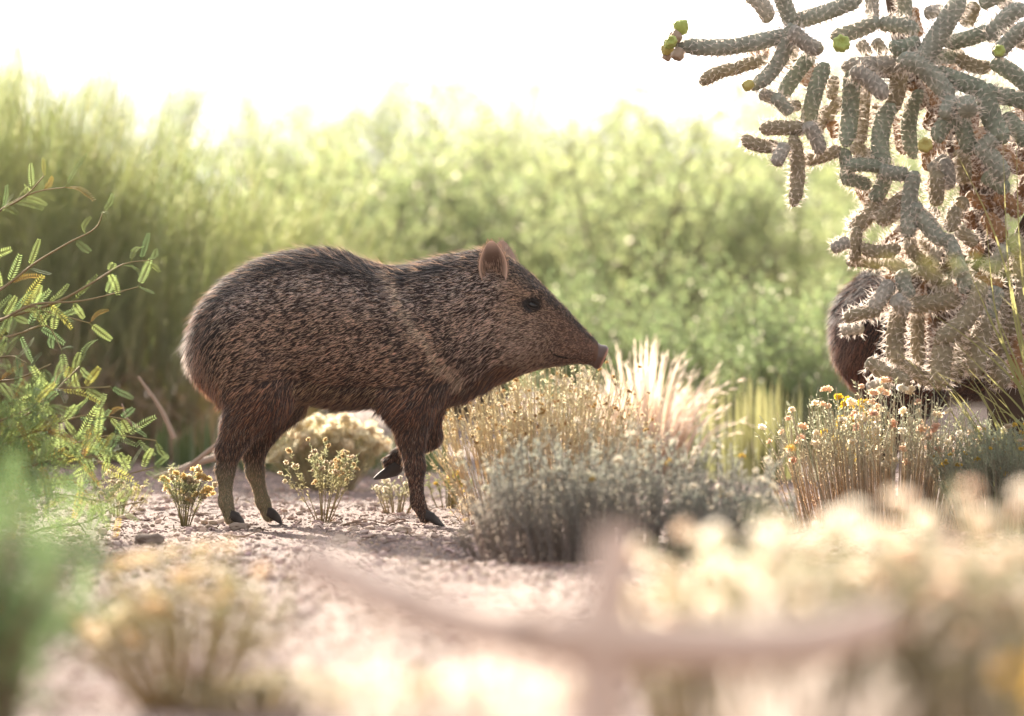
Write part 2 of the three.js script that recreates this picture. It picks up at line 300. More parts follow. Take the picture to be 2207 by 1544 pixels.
  if (face > 0) {
    const t = smoothstep(px, 1100, 1280), cheek = Math.exp(-(((px - 1110) / 60) ** 2) - ((py - 745) / 55) ** 2), brow = 1 - smoothstep(rel, 0.1, 0.24);
    o.len = lerp(o.len, lerp(0.013, 0.005, t), face); o.wid = lerp(o.wid, lerp(0.0013, 0.0009, t), face); o.dir.lerp(V(-1, lerp(0.25, 0.55, t) - rel * 0.8, 0), face); o.lift = lerp(o.lift, 0.2, face); o.glen = lerp(o.glen, 0.007, face); o.guard *= 1 - 0.5 * face;
    o.light = lerp(o.light, lerp(0.55, 0.45, t) * (1 - 0.5 * brow), face);
    o.pale = mixc(o.pale, mixc(mixc([0.78, 0.52, 0.33], [0.5, 0.28, 0.18], t), [0.78, 0.59, 0.45], cheek), face); o.dark = mixc(o.dark, mixc(mixc([0.11, 0.062, 0.038], [0.12, 0.066, 0.044], t), [0.045, 0.03, 0.022], brow), face);
  }
  if (py > 868 && px < 985) {                       // legs
    const q = smoothstep(py, 868, 960), low = smoothstep(jy, 965, 1050);
    o.len = lerp(o.len, lerp(0.016, 0.0055, low), q); o.wid = lerp(o.wid, 0.0012, q); o.dir.lerp(V(-0.12, -1, 0), q).normalize(); o.lift = lerp(o.lift, 0.24, q); o.guard = lerp(o.guard, lerp(0.07, 0.14, low), q); o.glen = lerp(o.glen, lerp(0.013, 0.008, low), q); o.gcol = mixc(o.gcol, [0.7, 0.46, 0.31], q);
    o.light = lerp(o.light, 0.28, q); o.dark = mixc(o.dark, [0.045, 0.021, 0.012], q); o.pale = mixc(o.pale, [0.34, 0.15, 0.08], q);
    if (px < 640) { o.dark = mixc(o.dark, [0.25, 0.22, 0.125], low); o.pale = mixc(o.pale, [0.44, 0.38, 0.25], low); }
  }
  o.light *= lerp(lerp(0.3, 1.75, tick), 1, py > 985 ? 1 : 0);
  const eye = Math.hypot((px - 1147) / 1.25, py - 657); if (eye < 22 && Math.abs(p.z) > 0.03) { const q = 1 - smoothstep(eye, 12, 22); o.dark = mixc(o.dark, [0.008, 0.005, 0.004], q); o.pale = mixc(o.pale, [0.02, 0.012, 0.01], q); o.light *= 1 - q; o.len = Math.min(o.len, 0.006); }
  return o;
}
const SUBJECT = V(X(850) - (1103.5 - 850) / 1000, 0, 0);
let javelina;
{
  const field = makeField();
  { let z = 0.15; EYEBALL[2] = 9; while (z > 0 && field(EYEBALL[0], EYEBALL[1], z) > 0) z -= 0.0005; EYEBALL[2] = z - 0.002; }
  const { pos, idx } = surfaceNets(field, [-0.475, 0.002, -0.19], [0.46, 0.62, 0.19], 0.0062);
  const g = new THREE.BufferGeometry(); g.setAttribute('position', new THREE.Float32BufferAttribute(pos, 3)); g.setIndex(idx);
  const nrm = [], col = [], p = V(), n = V(), e = 0.004;
  for (let k = 0; k < pos.length; k += 3) {
    const [x, y, z] = pos.slice(k, k + 3);
    n.set(field(x + e, y, z) - field(x - e, y, z), field(x, y + e, z) - field(x, y - e, z), field(x, y, z + e) - field(x, y, z - e)).normalize(); nrm.push(n.x, n.y, n.z);
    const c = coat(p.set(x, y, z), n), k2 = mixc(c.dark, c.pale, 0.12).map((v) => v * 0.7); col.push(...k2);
  }
  g.setAttribute('normal', new THREE.Float32BufferAttribute(nrm, 3)); g.setAttribute('color', new THREE.Float32BufferAttribute(col, 3));
  javelina = thing('javelina', SUBJECT, 'brown grizzled javelina with pale collar walking right on the gravel, one front hoof raised', 'javelina', 'javelinas');
  add(javelina, 'body', g, M.skin);

  // hair
  const r = rng(99), area = [], tot = { a: 0 }, A = V(), B = V(), C = V();
  for (let k = 0; k < idx.length; k += 3) { A.fromArray(pos, idx[k] * 3); B.fromArray(pos, idx[k + 1] * 3); C.fromArray(pos, idx[k + 2] * 3); tot.a += B.clone().sub(A).cross(C.clone().sub(A)).length() / 2; area.push(tot.a); }
  const mb = new MB(), N = 215000, q = V(), d = V(), s = V(), nn = V();
  const pick = (u) => { let lo = 0, hi = area.length - 1; while (lo < hi) { const m = (lo + hi) >> 1; if (area[m] < u) lo = m + 1; else hi = m; } return lo; };
  const strand = (o, n, c, lenK) => {
    const guard = r() < c.guard, isPale = guard || r() < c.light;
    d.copy(c.dir).addScaledVector(n, -c.dir.dot(n)); if (d.lengthSq() < 0.01) d.set(-0.5, -0.5, 0); d.normalize();
    s.crossVectors(d, n).normalize(); d.addScaledVector(s, (r() - 0.5) * 0.7).addScaledVector(n, guard ? 0.55 + r() * 0.5 : c.lift * (0.5 + r())).normalize();
    s.crossVectors(d, n).normalize().addScaledVector(n, (r() - 0.5) * 1.1).normalize();
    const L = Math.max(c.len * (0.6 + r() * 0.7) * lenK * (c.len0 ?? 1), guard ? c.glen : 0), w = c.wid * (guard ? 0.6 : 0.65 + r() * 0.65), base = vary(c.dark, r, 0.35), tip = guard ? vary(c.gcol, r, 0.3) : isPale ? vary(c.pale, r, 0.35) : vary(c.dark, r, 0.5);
    const bend = -0.16 * L, mid = 0.5 * L, w2 = w * 0.5, w3 = w * 0.42;
    const a = mb.v(o.x - s.x * w2, o.y - s.y * w2, o.z - s.z * w2, base), b = mb.v(o.x + s.x * w2, o.y + s.y * w2, o.z + s.z * w2, base);
    const mx = o.x + d.x * mid, my = o.y + d.y * mid, mz = o.z + d.z * mid;
    const e1 = mb.v(mx - s.x * w3, my - s.y * w3, mz - s.z * w3, tip), f1 = mb.v(mx + s.x * w3, my + s.y * w3, mz + s.z * w3, tip);
    const t = mb.v(o.x + d.x * L + n.x * bend * 0.5, o.y + d.y * L + n.y * bend * 0.5 + bend * 0.3, o.z + d.z * L + n.z * bend * 0.5, isPale ? mixc(tip, base, 0.35) : tip);
    mb.tri(a, b, f1); mb.tri(a, f1, e1); mb.tri(e1, f1, t);
  };
  for (let k = 0; k < N; k++) {
    const f = pick(r() * tot.a) * 3; let u = r(), v = r(); if (u + v > 1) { u = 1 - u; v = 1 - v; }
    const ia = idx[f] * 3, ib = idx[f + 1] * 3, ic = idx[f + 2] * 3, w0 = 1 - u - v;
    q.set(pos[ia] * w0 + pos[ib] * u + pos[ic] * v, pos[ia + 1] * w0 + pos[ib + 1] * u + pos[ic + 1] * v, pos[ia + 2] * w0 + pos[ib + 2] * u + pos[ic + 2] * v);
    nn.set(nrm[ia] * w0 + nrm[ib] * u + nrm[ic] * v, nrm[ia + 1] * w0 + nrm[ib + 1] * u + nrm[ic + 1] * v, nrm[ia + 2] * w0 + nrm[ib + 2] * u + nrm[ic + 2] * v).normalize();
    if (Math.hypot(q.x - EYEBALL[0], (q.y - EYEBALL[1]) * 1.6, (Math.abs(q.z) - EYEBALL[2]) * 0.6) < 0.0158) continue;
    if (q.x > X(1281)) continue;
    const c = coat(q, nn), reps = q.x > X(1080) ? 3 : 1;
    for (let m = 0; m < reps; m++) { strand(q, nn, c, 1); q.x += (r() - 0.5) * 0.006; q.y += (r() - 0.5) * 0.006; }
  }
  add(javelina, 'coat_hair', mb.geo(false), M.hair, 'stuff');

  // ears: cupped, with a rim
  const ear = (zs, dx) => {
    const e = new MB(), U = 14, W = 16, rows = [];
    for (const layer of [0, 1]) for (let j = 0; j <= W; j++) for (let i = 0; i <= U; i++) {
      const v = j / W, u = (i / U) * 2 - 1, w = 0.0335 * Math.pow(Math.sin(Math.PI * (0.17 + 0.8 * v)), 0.75) * (v > 0.96 ? 0.7 : 1), x = u * w, h = v * 0.106;
      const cup = (1 - u * u) * -0.018 * Math.sin(Math.PI * Math.min(1, 0.25 + v)) - layer * 0.0035 * (1 - u * u * 0.9) + 0.012 * v;
      const rim = Math.max(Math.abs(u) ** 5, v ** 9), inner = mixc([0.13, 0.08, 0.057], [0.05, 0.03, 0.022], Math.abs(u - 0.25) < 0.35 && v < 0.55 ? 0.8 : 0.2);
      rows.push(e.v(x - h * 0.1, h, cup, layer ? [0.3, 0.2, 0.15] : mixc(inner, [0.7, 0.5, 0.38], rim)));
    }
    const w = U + 1; for (const layer of [0, 1]) for (let j = 0; j < W; j++) for (let i = 0; i < U; i++) { const a = layer * w * (W + 1) + j * w + i; e.tri(a, a + 1, a + w + 1); e.tri(a, a + w + 1, a + w); }
    const rr = rng(zs > 0 ? 31 : 32);
    for (let k = 0; k < 420; k++) {                 // hairs inside and on the rim
      const edge = k > 220, v = edge ? 0.1 + rr() * 0.9 : rr() * 0.75, u = edge ? (rr() < 0.5 ? -1 : 1) * (v > 0.9 ? rr() : 0.97) : rr() * 1.6 - 0.8, w2 = 0.0335 * Math.pow(Math.sin(Math.PI * (0.17 + 0.8 * v)), 0.75), h = v * 0.106;
      e.leaf(V(u * w2 - h * 0.1, h, (1 - u * u) * -0.016 + 0.012 * v), V(edge ? u * 0.7 : -0.3 + rr() * 0.2, 0.8, 0.35 + rr() * 0.3).normalize(), V(1, 0, 0), edge ? 0.006 + rr() * 0.005 : 0.014 + rr() * 0.012, 0.0012, [0.12, 0.075, 0.05], [0.5, 0.35, 0.25]);
    }
    const m = add(javelina, 'ear', e.geo(), mat({ transmission: 0.06, roughness: 0.9, thickness: 0 }));
    m.position.set(X(1066) + dx, Y(618), zs * 0.074); m.scale.set(0.94, 0.98, zs); m.rotation.y = zs * 0.25; m.rotation.x = zs * 0.2;
  };
  ear(1, 0); ear(-1, 0.022);

  for (const zs of [1, -1]) {
    const eb = new THREE.SphereGeometry(0.0108, 20, 14), c = new Float32Array(eb.attributes.position.count * 3).fill(0.004); eb.setAttribute('color', new THREE.BufferAttribute(c, 3));
    const eye = add(javelina, 'eye', eb, mat({ roughness: 0.1, specularIntensity: 1, side: THREE.FrontSide })); eye.position.set(EYEBALL[0], EYEBALL[1], zs * (EYEBALL[2] - 0.0085)); eye.scale.set(1.35, 0.95, 0.9); eye.rotation.z = -0.45;
    for (const up of [1, -1]) {
      const pts = []; for (let k = 0; k <= 8; k++) { const a = (k / 8) * Math.PI; pts.push(V(Math.cos(a) * 0.0165, up * Math.sin(a) * (up > 0 ? 0.0085 : 0.0075), Math.sin(a) * 0.005)); }
      const l = new MB(); l.tube(pts, pts.map((_, k) => 0.0012 + 0.0016 * Math.sin(k / 8 * Math.PI)), 6, up > 0 ? [0.012, 0.008, 0.006] : [0.03, 0.02, 0.015]);
      const lid = add(javelina, 'eyelid', l.geo(), M.skin); lid.position.set(EYEBALL[0], EYEBALL[1], zs * (EYEBALL[2] - 0.003)); lid.scale.z = zs; lid.rotation.z = -0.45;
    }
    // mouth crease follows the side of the muzzle
    const pts = [[1178, 740], [1186, 756], [1200, 766], [1222, 771], [1248, 774], [1268, 780]].map(([a, b]) => { let z = 0.12; while (z > 0 && field(X(a), Y(b), z) > 0) z -= 0.001; return V(X(a), Y(b), zs * (z + 0.0002)); });
    const mo = new MB(), curve = new THREE.CatmullRomCurve3(pts).getPoints(24); mo.tube(curve, curve.map((_, k) => 0.0009 + 0.0022 * Math.sin(Math.PI * Math.min(1, 0.15 + k / 26))), 6, [0.01, 0.006, 0.005]);
    add(javelina, 'mouth', mo.geo(), M.skin);
  }
  // snout disc with nostrils
  const prof = [[0, 0.017], [0.008, 0.0172], [0.016, 0.0165], [0.0205, 0.0145], [0.0228, 0.0115], [0.0235, 0.008], [0.0228, 0.004], [0.021, 0], [0.022, -0.014], [0.024, -0.028]].map(([x, y]) => new THREE.Vector2(x, y));
  const sn = new THREE.LatheGeometry(prof, 32), sp = sn.attributes.position, sc = [];
  for (let i = 0; i < sp.count; i++) { const y = sp.getY(i); sc.push(...(y > 0.013 ? [0.34, 0.18, 0.13] : [0.085, 0.05, 0.038])); sp.setZ(i, sp.getZ(i) * 1.12); }
  sn.setAttribute('color', new THREE.Float32BufferAttribute(sc, 3)); sn.computeVertexNormals();
  const snout = add(javelina, 'snout', sn, mat({ roughness: 0.45, specularIntensity: 0.7 })); snout.position.set(X(1286), Y(766), 0); snout.rotation.z = -Math.PI / 2 - 0.43; snout.scale.setScalar(1.17);
  for (const zs of [1, -1]) { const ng = new THREE.SphereGeometry(0.0052, 12, 8); ng.setAttribute('color', new THREE.Float32BufferAttribute(new Float32Array(ng.attributes.position.count * 3).fill(0.006), 3)); const no = add(snout, 'nostril', ng, M.skin); no.position.set(0.002, 0.0165, zs * 0.0095); no.scale.set(0.8, 0.35, 1.1); }

  // hooves: two pointed toes and dew claws
  const hoof = (px, py, z, ang, len, k = 1) => {
    const h = new MB(), ca = Math.cos(ang), sa = Math.sin(ang), rot = (x, y, zz) => [x * ca - y * sa, x * sa + y * ca, zz];
    for (const side of [1, -1]) {
      const rows = [[-0.004, 0.012, 0.0095, 0.012], [0.012, 0.007, 0.0092, 0.0125], [0.026, 0.0, 0.0078, 0.0085], [len, -0.0065, 0.003, 0.002]];
      let prev = null; for (const [x, y, w, t] of rows) {
        const row = []; for (let k = 0; k < 8; k++) { const a = (k / 8) * 6.2832; row.push(h.v(...rot(x, y + Math.max(Math.sin(a), -0.75) * t, side * 0.0085 + Math.cos(a) * w), x > 0.02 ? [0.05, 0.042, 0.038] : [0.022, 0.015, 0.012])); }
        if (prev) for (let k = 0; k < 8; k++) { const e = (k + 1) % 8; h.tri(prev[k], prev[e], row[e]); h.tri(prev[k], row[e], row[k]); } prev = row;
      }
      h.tri(prev[0], prev[2], prev[4]); h.tri(prev[0], prev[4], prev[6]);
      h.leaf(V(...rot(-0.012, 0.022, side * 0.008)), V(...rot(-0.35, -0.94, 0)), V(0, 0, 1), 0.02, 0.011, [0.03, 0.02, 0.015], [0.03, 0.02, 0.015], 0.6);
    }
    const hm = add(javelina, 'hoof', h.geo(), mat({ roughness: 0.75 })); hm.position.set(X(px), Y(py), z); hm.scale.setScalar(k);
  };
  hoof(500, 1119, 0.076, -0.25, 0.034); hoof(574, 1119, -0.076, -0.25, 0.034); hoof(920, 1120, 0.079, -0.15, 0.04); hoof(842, 999, -0.075, -2.2, 0.037, 1.4);
}
{ // the second animal stands behind the cactus; only its rump shows between the joints
  const p = at(1770, 1000, 15.75);
  const dark = copyOf(javelina, 'javelina', V(p.x + 0.45, groundY(p.x, p.z), p.z - 0.1), 0.4, 'dark javelina mostly hidden behind the cactus, only its rump showing', 1.02);
  const coatMat = M.hair.clone(); coatMat.color.setRGB(0.5, 0.36, 0.3); dark.children.forEach((c) => { if (c.name === 'coat_hair') c.material = coatMat; });
}

// ------------------------------------------------------------------ cholla cactus
{
  const jointGeo = (seed, L, R) => {                // knobbly stem joint along +y, with spines on every knob
    const m = new MB(), sp = new MB(), r = rng(seed), NU = 24, NV = Math.max(14, Math.round(L / 0.0042)), rows = Math.round(L / 0.0125), cols = 9;
    const prof = (t) => R * Math.pow(Math.min(1, Math.sin(Math.PI * clamp(t * 0.94 + 0.045, 0, 1)) * 2.1), 0.6), bend = (r() - 0.5) * 0.2 * L, bend2 = (r() - 0.5) * 0.2 * L, lump = r() * 40;
    const knob = (u, t) => { const a = t * rows, b = u * cols + (Math.floor(a) % 2) * 0.5 + 0.25 * Math.floor(a), fa = a - Math.floor(a) - 0.5, fb = b - Math.floor(b) - 0.5; return Math.max(0, 1 - (fa * fa * 4 + fb * fb * 4) * 1.1); };
    for (let j = 0; j <= NV; j++) for (let i = 0; i < NU; i++) {
      const t = j / NV, u = i / NU, k = knob(u, t), rad = prof(t) * (1 + 0.12 * n3(t * L * 22 + lump, Math.cos(u * 6.28), Math.sin(u * 6.28))) + 0.002 * k * (0.7 + 0.6 * r()) - 0.001, a = u * 6.2832 + t * 0.8, o = (0.75 + 0.5 * r() * 0.5) * (1 + 0.3 * n3(t * L * 28 + lump, u * 3));
      m.v(Math.cos(a) * rad + bend * Math.sin(Math.PI * t), t * L, Math.sin(a) * rad + bend2 * Math.sin(Math.PI * t), mixc([0.62 * o, 0.62 * o, 0.56 * o], [1.0 * o, 1.0 * o, 0.95 * o], k));
    }
    for (let j = 0; j < NV; j++) for (let i = 0; i < NU; i++) { const e = (i + 1) % NU, a = j * NU + i, b = j * NU + e; m.tri(a, a + NU, b); m.tri(b, a + NU, b + NU); }
    for (const j of [0, NV]) { const c = m.v(bend * 0, j ? L : 0, 0, [0.7, 0.66, 0.55]); for (let i = 0; i < NU; i++) { const a = j * NU + i, b = j * NU + (i + 1) % NU; if (j) m.tri(a, c, b); else m.tri(a, b, c); } }
    for (let q = 0; q < rows; q++) for (let c = 0; c < cols; c++) {
      const t = (q + 0.62) / rows, u = (c + 0.5 - (q % 2) * 0.5 - 0.25 * q) / cols, a = u * 6.2832 + t * 0.8, rad = prof(t) + 0.0015, o = V(Math.cos(a) * rad + bend * Math.sin(Math.PI * t), t * L, Math.sin(a) * rad + bend2 * Math.sin(Math.PI * t));
      for (let k = 0; k < 7; k++) {
        const d = V(Math.cos(a), 0.25, Math.sin(a)).add(randDir(r).multiplyScalar(0.75)).normalize(), s = sideOf(d, r), len = 0.008 + r() * r() * 0.021, w = 0.0006;
        const i0 = sp.v(o.x - s.x * w, o.y - s.y * w, o.z - s.z * w, [0.75, 0.65, 0.56]), i1 = sp.v(o.x + s.x * w, o.y + s.y * w, o.z + s.z * w, [0.75, 0.65, 0.56]), i2 = sp.v(o.x + d.x * len, o.y + d.y * len, o.z + d.z * len, [0.96, 0.89, 0.82]);
        sp.tri(i0, i1, i2);
      }
    }
    return [m.geo(), sp.geo(false)];
  };
  const lens = [0.05, 0.075, 0.1, 0.13, 0.16, 0.22], variants = lens.map((l, k) => [0, 1].map((q) => jointGeo(200 + k * 7 + q, l, 0.017)));
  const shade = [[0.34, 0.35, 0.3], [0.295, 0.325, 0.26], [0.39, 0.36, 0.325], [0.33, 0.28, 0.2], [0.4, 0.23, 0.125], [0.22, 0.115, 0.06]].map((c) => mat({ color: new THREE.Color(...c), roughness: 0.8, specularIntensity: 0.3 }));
  const base = at(2190, 900, 15.2); base.y = groundY(base.x, base.z);
  const cactus = thing('cholla_cactus', base, 'tall grey-green cholla cactus with spiny jointed arms at the right edge', 'cactus');
  const r = rng(404), up = V(0, 1, 0);
  const joint = (a, b, rad, tone) => {
    const d = b.clone().sub(a), ext = Math.min(0.012, d.length() * 0.1); a = a.clone().addScaledVector(d.clone().normalize(), -ext); d.setLength(d.length() + 1.6 * ext); const L = d.length(); let k = 0; while (k < lens.length - 1 && Math.abs(lens[k + 1] - L) < Math.abs(lens[k] - L)) k++;
    const [g, s] = variants[k][r() < 0.5 ? 0 : 1], m = add(cactus, 'stem_joint', g, shade[tone]); m.position.copy(a).sub(base); m.quaternion.setFromUnitVectors(up, d.normalize()); m.rotateY(r() * 6.28);
    m.scale.set(rad / 0.017, L / lens[k], rad / 0.017); add(m, 'spines', s, M.spine, 'stuff'); return m;
  };
  const C = (x, y) => [1400 + x / 2.735, y / 2.735], D = (x, y) => [1600 + x / 2.206, 400 + y / 2.206];
  // [x0, y0, x1, y1, metres behind the animal's plane, half width in photo pixels, tone]
  const up3 = [
    [800, 200, 170, 270, -.05, 17, 0], [835, 130, 750, -60, -.03, 16, 0], [700, 110, 580, -40, .06, 17, 2], [870, 120, 1240, -10, -.02, 17, 0], [830, 170, 610, 515, -.09, 16, 0], [845, 180, 1010, 300, -.12, 16, 2],
    [680, 360, 490, 415, .1, 14, 3], [500, 410, 305, 485, .1, 14, 3], [950, 330, 780, 575, .03, 16, 1], [1030, 400, 935, 750, 0, 17, 1], [1190, 440, 1155, 850, -.03, 18, 1], [1270, 500, 1240, 850, .09, 13, 3], [1210, 420, 1390, 570, -.08, 18, 2],
    [1490, 380, 1150, 395, -.02, 18, 2], [1330, 130, 1080, 215, 0, 16, 0], [1370, 140, 1580, 175, .03, 16, 0], [1310, 130, 1310, -40, .04, 14, 2], [1495, 120, 1490, -40, .08, 15, 0], [1600, 370, 1840, -30, -.06, 21, 0],
    [1580, 250, 1420, 280, -.04, 17, 1], [1500, 350, 1780, 600, -.09, 20, 0], [1475, 420, 1420, 660, .02, 18, 3], [1420, 640, 1385, 985, -.04, 19, 1], [1700, 430, 1990, 540, -.03, 19, 1], [1990, 530, 2090, 830, -.07, 22, 1], [2000, 560, 2240, 610, -.03, 18, 1],
    [1760, 250, 2010, 180, .02, 16, 1], [2010, 220, 2210, 40, -.02, 18, 0], [2050, 310, 2230, 150, -.1, 16, 0], [1690, 340, 1850, 330, .04, 16, 1], [1830, 345, 2010, 395, .05, 15, 3], [2040, 370, 2240, 520, .01, 18, 1],
    [1790, 590, 1740, 690, -.1, 17, 0], [1800, 690, 1690, 830, -.1, 17, 1], [1870, 600, 1880, 660, -.13, 20, 0], [1840, 690, 1900, 900, -.05, 18, 1], [1590, 560, 1560, 920, .04, 16, 1], [900, 760, 660, 760, -.08, 15, 3], [930, 740, 1010, 900, -.1, 15, 2],
    [740, 860, 550, 815, -.06, 14, 3], [850, 830, 850, 1200, -.09, 15, 3], [800, 860, 745, 970, -.12, 14, 2], [1110, 885, 890, 950, -.03, 14, 3], [1140, 890, 1150, 1060, -.03, 14, 1], [1150, 1055, 1300, 1095, -.04, 14, 1], [1360, 990, 1170, 980, -.07, 14, 1],
    [1370, 1000, 1520, 1025, -.09, 15, 0], [1390, 1020, 1320, 1180, -.05, 16, 1], [1510, 1150, 1360, 1305, -.07, 15, 3], [1380, 1190, 1190, 1370, -.02, 15, 3], [1560, 1040, 1530, 1380, -.1, 17, 0], [1590, 1260, 1700, 1400, -.09, 15, 0], [1700, 1030, 1690, 1205, -.06, 16, 3],
    [1950, 860, 2100, 1050, -.08, 19, 0], [2040, 810, 1940, 900, -.09, 17, 0], [2100, 690, 2230, 850, -.02, 18, 1], [1980, 1040, 2110, 1130, .03, 17, 1], [1880, 1160, 2000, 1210, .06, 15, 4], [1850, 1180, 1780, 1340, .0, 15, 3], [660, 555, 760, 595, -.04, 12, 2], [740, 570, 830, 665, -.08, 13, 0], [800, 630, 885, 620, -.03, 11, 3],
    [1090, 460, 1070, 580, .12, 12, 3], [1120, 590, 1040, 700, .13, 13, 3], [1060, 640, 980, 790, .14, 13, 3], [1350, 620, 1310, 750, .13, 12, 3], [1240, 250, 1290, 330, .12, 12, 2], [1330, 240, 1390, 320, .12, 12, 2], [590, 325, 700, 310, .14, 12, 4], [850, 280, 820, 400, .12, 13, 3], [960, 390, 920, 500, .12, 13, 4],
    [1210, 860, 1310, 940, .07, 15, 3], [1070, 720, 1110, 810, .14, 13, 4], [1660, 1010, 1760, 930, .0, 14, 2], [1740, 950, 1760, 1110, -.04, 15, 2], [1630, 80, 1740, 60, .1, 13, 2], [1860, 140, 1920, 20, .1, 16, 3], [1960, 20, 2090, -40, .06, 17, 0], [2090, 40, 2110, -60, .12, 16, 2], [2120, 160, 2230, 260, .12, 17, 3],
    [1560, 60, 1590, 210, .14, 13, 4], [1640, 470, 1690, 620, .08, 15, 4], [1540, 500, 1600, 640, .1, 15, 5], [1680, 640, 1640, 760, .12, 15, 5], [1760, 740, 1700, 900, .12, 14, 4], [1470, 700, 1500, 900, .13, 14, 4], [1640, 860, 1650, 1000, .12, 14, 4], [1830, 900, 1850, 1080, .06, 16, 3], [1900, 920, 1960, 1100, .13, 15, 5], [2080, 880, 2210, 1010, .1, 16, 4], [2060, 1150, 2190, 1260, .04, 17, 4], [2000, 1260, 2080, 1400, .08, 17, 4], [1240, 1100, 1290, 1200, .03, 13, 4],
  ], low = [
    [650, 95, 520, 220, .0, 17, 3], [775, 75, 650, 175, -.04, 16, 3], [545, 210, 535, 360, -.04, 13, 3], [580, 300, 745, 300, -.05, 14, 3], [500, 270, 430, 300, -.09, 13, 2], [510, 360, 660, 375, .02, 13, 3], [830, 90, 780, 240, -.1, 16, 0], [840, 130, 970, 270, -.1, 16, 0], [970, 250, 1020, 340, -.09, 15, 0],
    [1015, 110, 985, 215, -.06, 14, 3], [1030, 210, 1110, 275, -.04, 14, 3], [795, 245, 800, 310, -.05, 13, 2], [800, 300, 890, 380, -.06, 13, 3], [700, 470, 590, 620, -.1, 17, 2], [640, 600, 485, 635, -.12, 13, 3], [570, 680, 470, 690, -.06, 11, 2], [800, 565, 1030, 540, -.08, 18, 3], [900, 510, 1000, 470, -.02, 13, 3],
    [755, 590, 735, 850, -.09, 18, 3], [835, 600, 845, 850, -.04, 14, 3], [600, 840, 700, 905, -.13, 15, 3], [690, 890, 790, 940, -.12, 15, 3], [760, 850, 890, 935, -.08, 14, 3], [1130, 480, 930, 740, -.12, 20, 3], [960, 740, 935, 960, -.12, 21, 3], [1210, 500, 1140, 690, -.07, 18, 0], [1160, 640, 1105, 900, -.09, 21, 3],
    [1045, 690, 1005, 920, .02, 18, 3], [1040, 400, 1070, 510, -.1, 16, 0], [1010, 330, 1050, 430, -.1, 15, 0], [765, 410, 800, 530, -.1, 16, 0], [850, 390, 940, 460, -.05, 15, 3], [1240, 520, 1240, 820, .02, 20, 3], [1310, 380, 1270, 700, -.03, 19, 3], [1160, 150, 1240, 260, .02, 17, 4], [1250, 300, 1170, 400, -.03, 16, 2], [1290, 250, 1370, 350, .0, 18, 3],
    [880, 240, 850, 320, .0, 13, 3], [930, 300, 900, 380, -.02, 13, 2], [1130, 330, 1060, 260, .05, 15, 4], [1180, 60, 1250, 130, .08, 17, 5], [1060, 130, 1110, 200, .1, 15, 5], [880, 160, 920, 110, .02, 14, 2], [1190, 830, 1240, 960, -.04, 18, 3], [1290, 700, 1300, 950, .04, 19, 4], [900, 830, 960, 870, -.1, 14, 3], [690, 350, 770, 410, .03, 15, 2], [730, 540, 780, 590, -.14, 16, 2], [600, 960, 700, 940, -.06, 13, 2], [1120, 440, 1230, 480, .0, 17, 4],
  ];
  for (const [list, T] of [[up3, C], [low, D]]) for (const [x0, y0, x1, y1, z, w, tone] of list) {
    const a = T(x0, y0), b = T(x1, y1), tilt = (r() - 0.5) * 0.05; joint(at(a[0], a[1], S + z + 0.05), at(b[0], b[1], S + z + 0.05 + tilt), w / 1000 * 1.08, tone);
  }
  for (let k = 0; k < 60; k++) {                    // older brown joints deep in the plant, and the side of it beyond the frame
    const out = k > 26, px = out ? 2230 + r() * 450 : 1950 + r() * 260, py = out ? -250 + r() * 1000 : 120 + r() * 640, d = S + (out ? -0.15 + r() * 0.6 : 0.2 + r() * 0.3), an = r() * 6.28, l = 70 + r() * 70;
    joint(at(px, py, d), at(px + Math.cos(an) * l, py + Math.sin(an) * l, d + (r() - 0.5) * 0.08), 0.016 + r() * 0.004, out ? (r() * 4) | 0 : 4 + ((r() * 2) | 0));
  }
  const tk = new MB(), tp = [at(2195, 1080, 15.25), at(2170, 850, 15.25), at(2150, 640, 15.25), at(2120, 430, 15.25), at(2040, 250, 15.25), at(1960, 120, 15.22), at(1920, -60, 15.2)].map((p) => p.sub(base)); tp[0].y = -0.02;
  tk.tube(new THREE.CatmullRomCurve3(tp).getPoints(40), Array.from({ length: 41 }, (_, k) => lerp(0.05, 0.022, k / 40) * (1 + 0.12 * n3(k * 0.7, 3))), 12, [0.05, 0.032, 0.022], [0.08, 0.055, 0.04]);
  const arm = (...l) => { const c = new THREE.CatmullRomCurve3(l.map(([x, y, d]) => at(x, y, d).sub(base))).getPoints(16); tk.tube(c, c.map((_, k) => (k > 14 ? 0.014 - (k - 14) * 0.006 : lerp(0.026, 0.016, k / 16))), 9, [0.06, 0.035, 0.022], [0.09, 0.06, 0.04]); };
  arm([2150, 640, 15.25], [2060, 560, 15.18], [1970, 600, 15.06], [1940, 660, 15]); arm([2120, 430, 15.25], [2050, 350, 15.22]); arm([2040, 250, 15.25], [1950, 160, 15.15], [1860, 150, 15.05]); arm([2150, 640, 15.25], [2260, 420, 15.2], [2400, 300, 15.2]); arm([2170, 800, 15.25], [2060, 740, 15.15], [2000, 620, 14.98]);
  add(cactus, 'trunk', tk.geo(), M.wood);
  // fruits and buds
  const fg = (() => { const g = new THREE.LatheGeometry([[0.001, 0], [0.008, 0.002], [0.0125, 0.01], [0.0145, 0.02], [0.0135, 0.027], [0.009, 0.03], [0.006, 0.026], [0.001, 0.025]].map(([x, y]) => new THREE.Vector2(x, y)), 28), p = g.attributes.position, c = []; for (let i = 0; i < p.count; i++) { const k = 1 + 0.13 * Math.sin(Math.atan2(p.getZ(i), p.getX(i)) * 6 + Math.floor(p.getY(i) * 160) * 1.6); p.setX(i, p.getX(i) * k); p.setZ(i, p.getZ(i) * k); c.push(1, 1, 1); } g.setAttribute('color', new THREE.Float32BufferAttribute(c, 3)); g.computeVertexNormals(); return g; })();
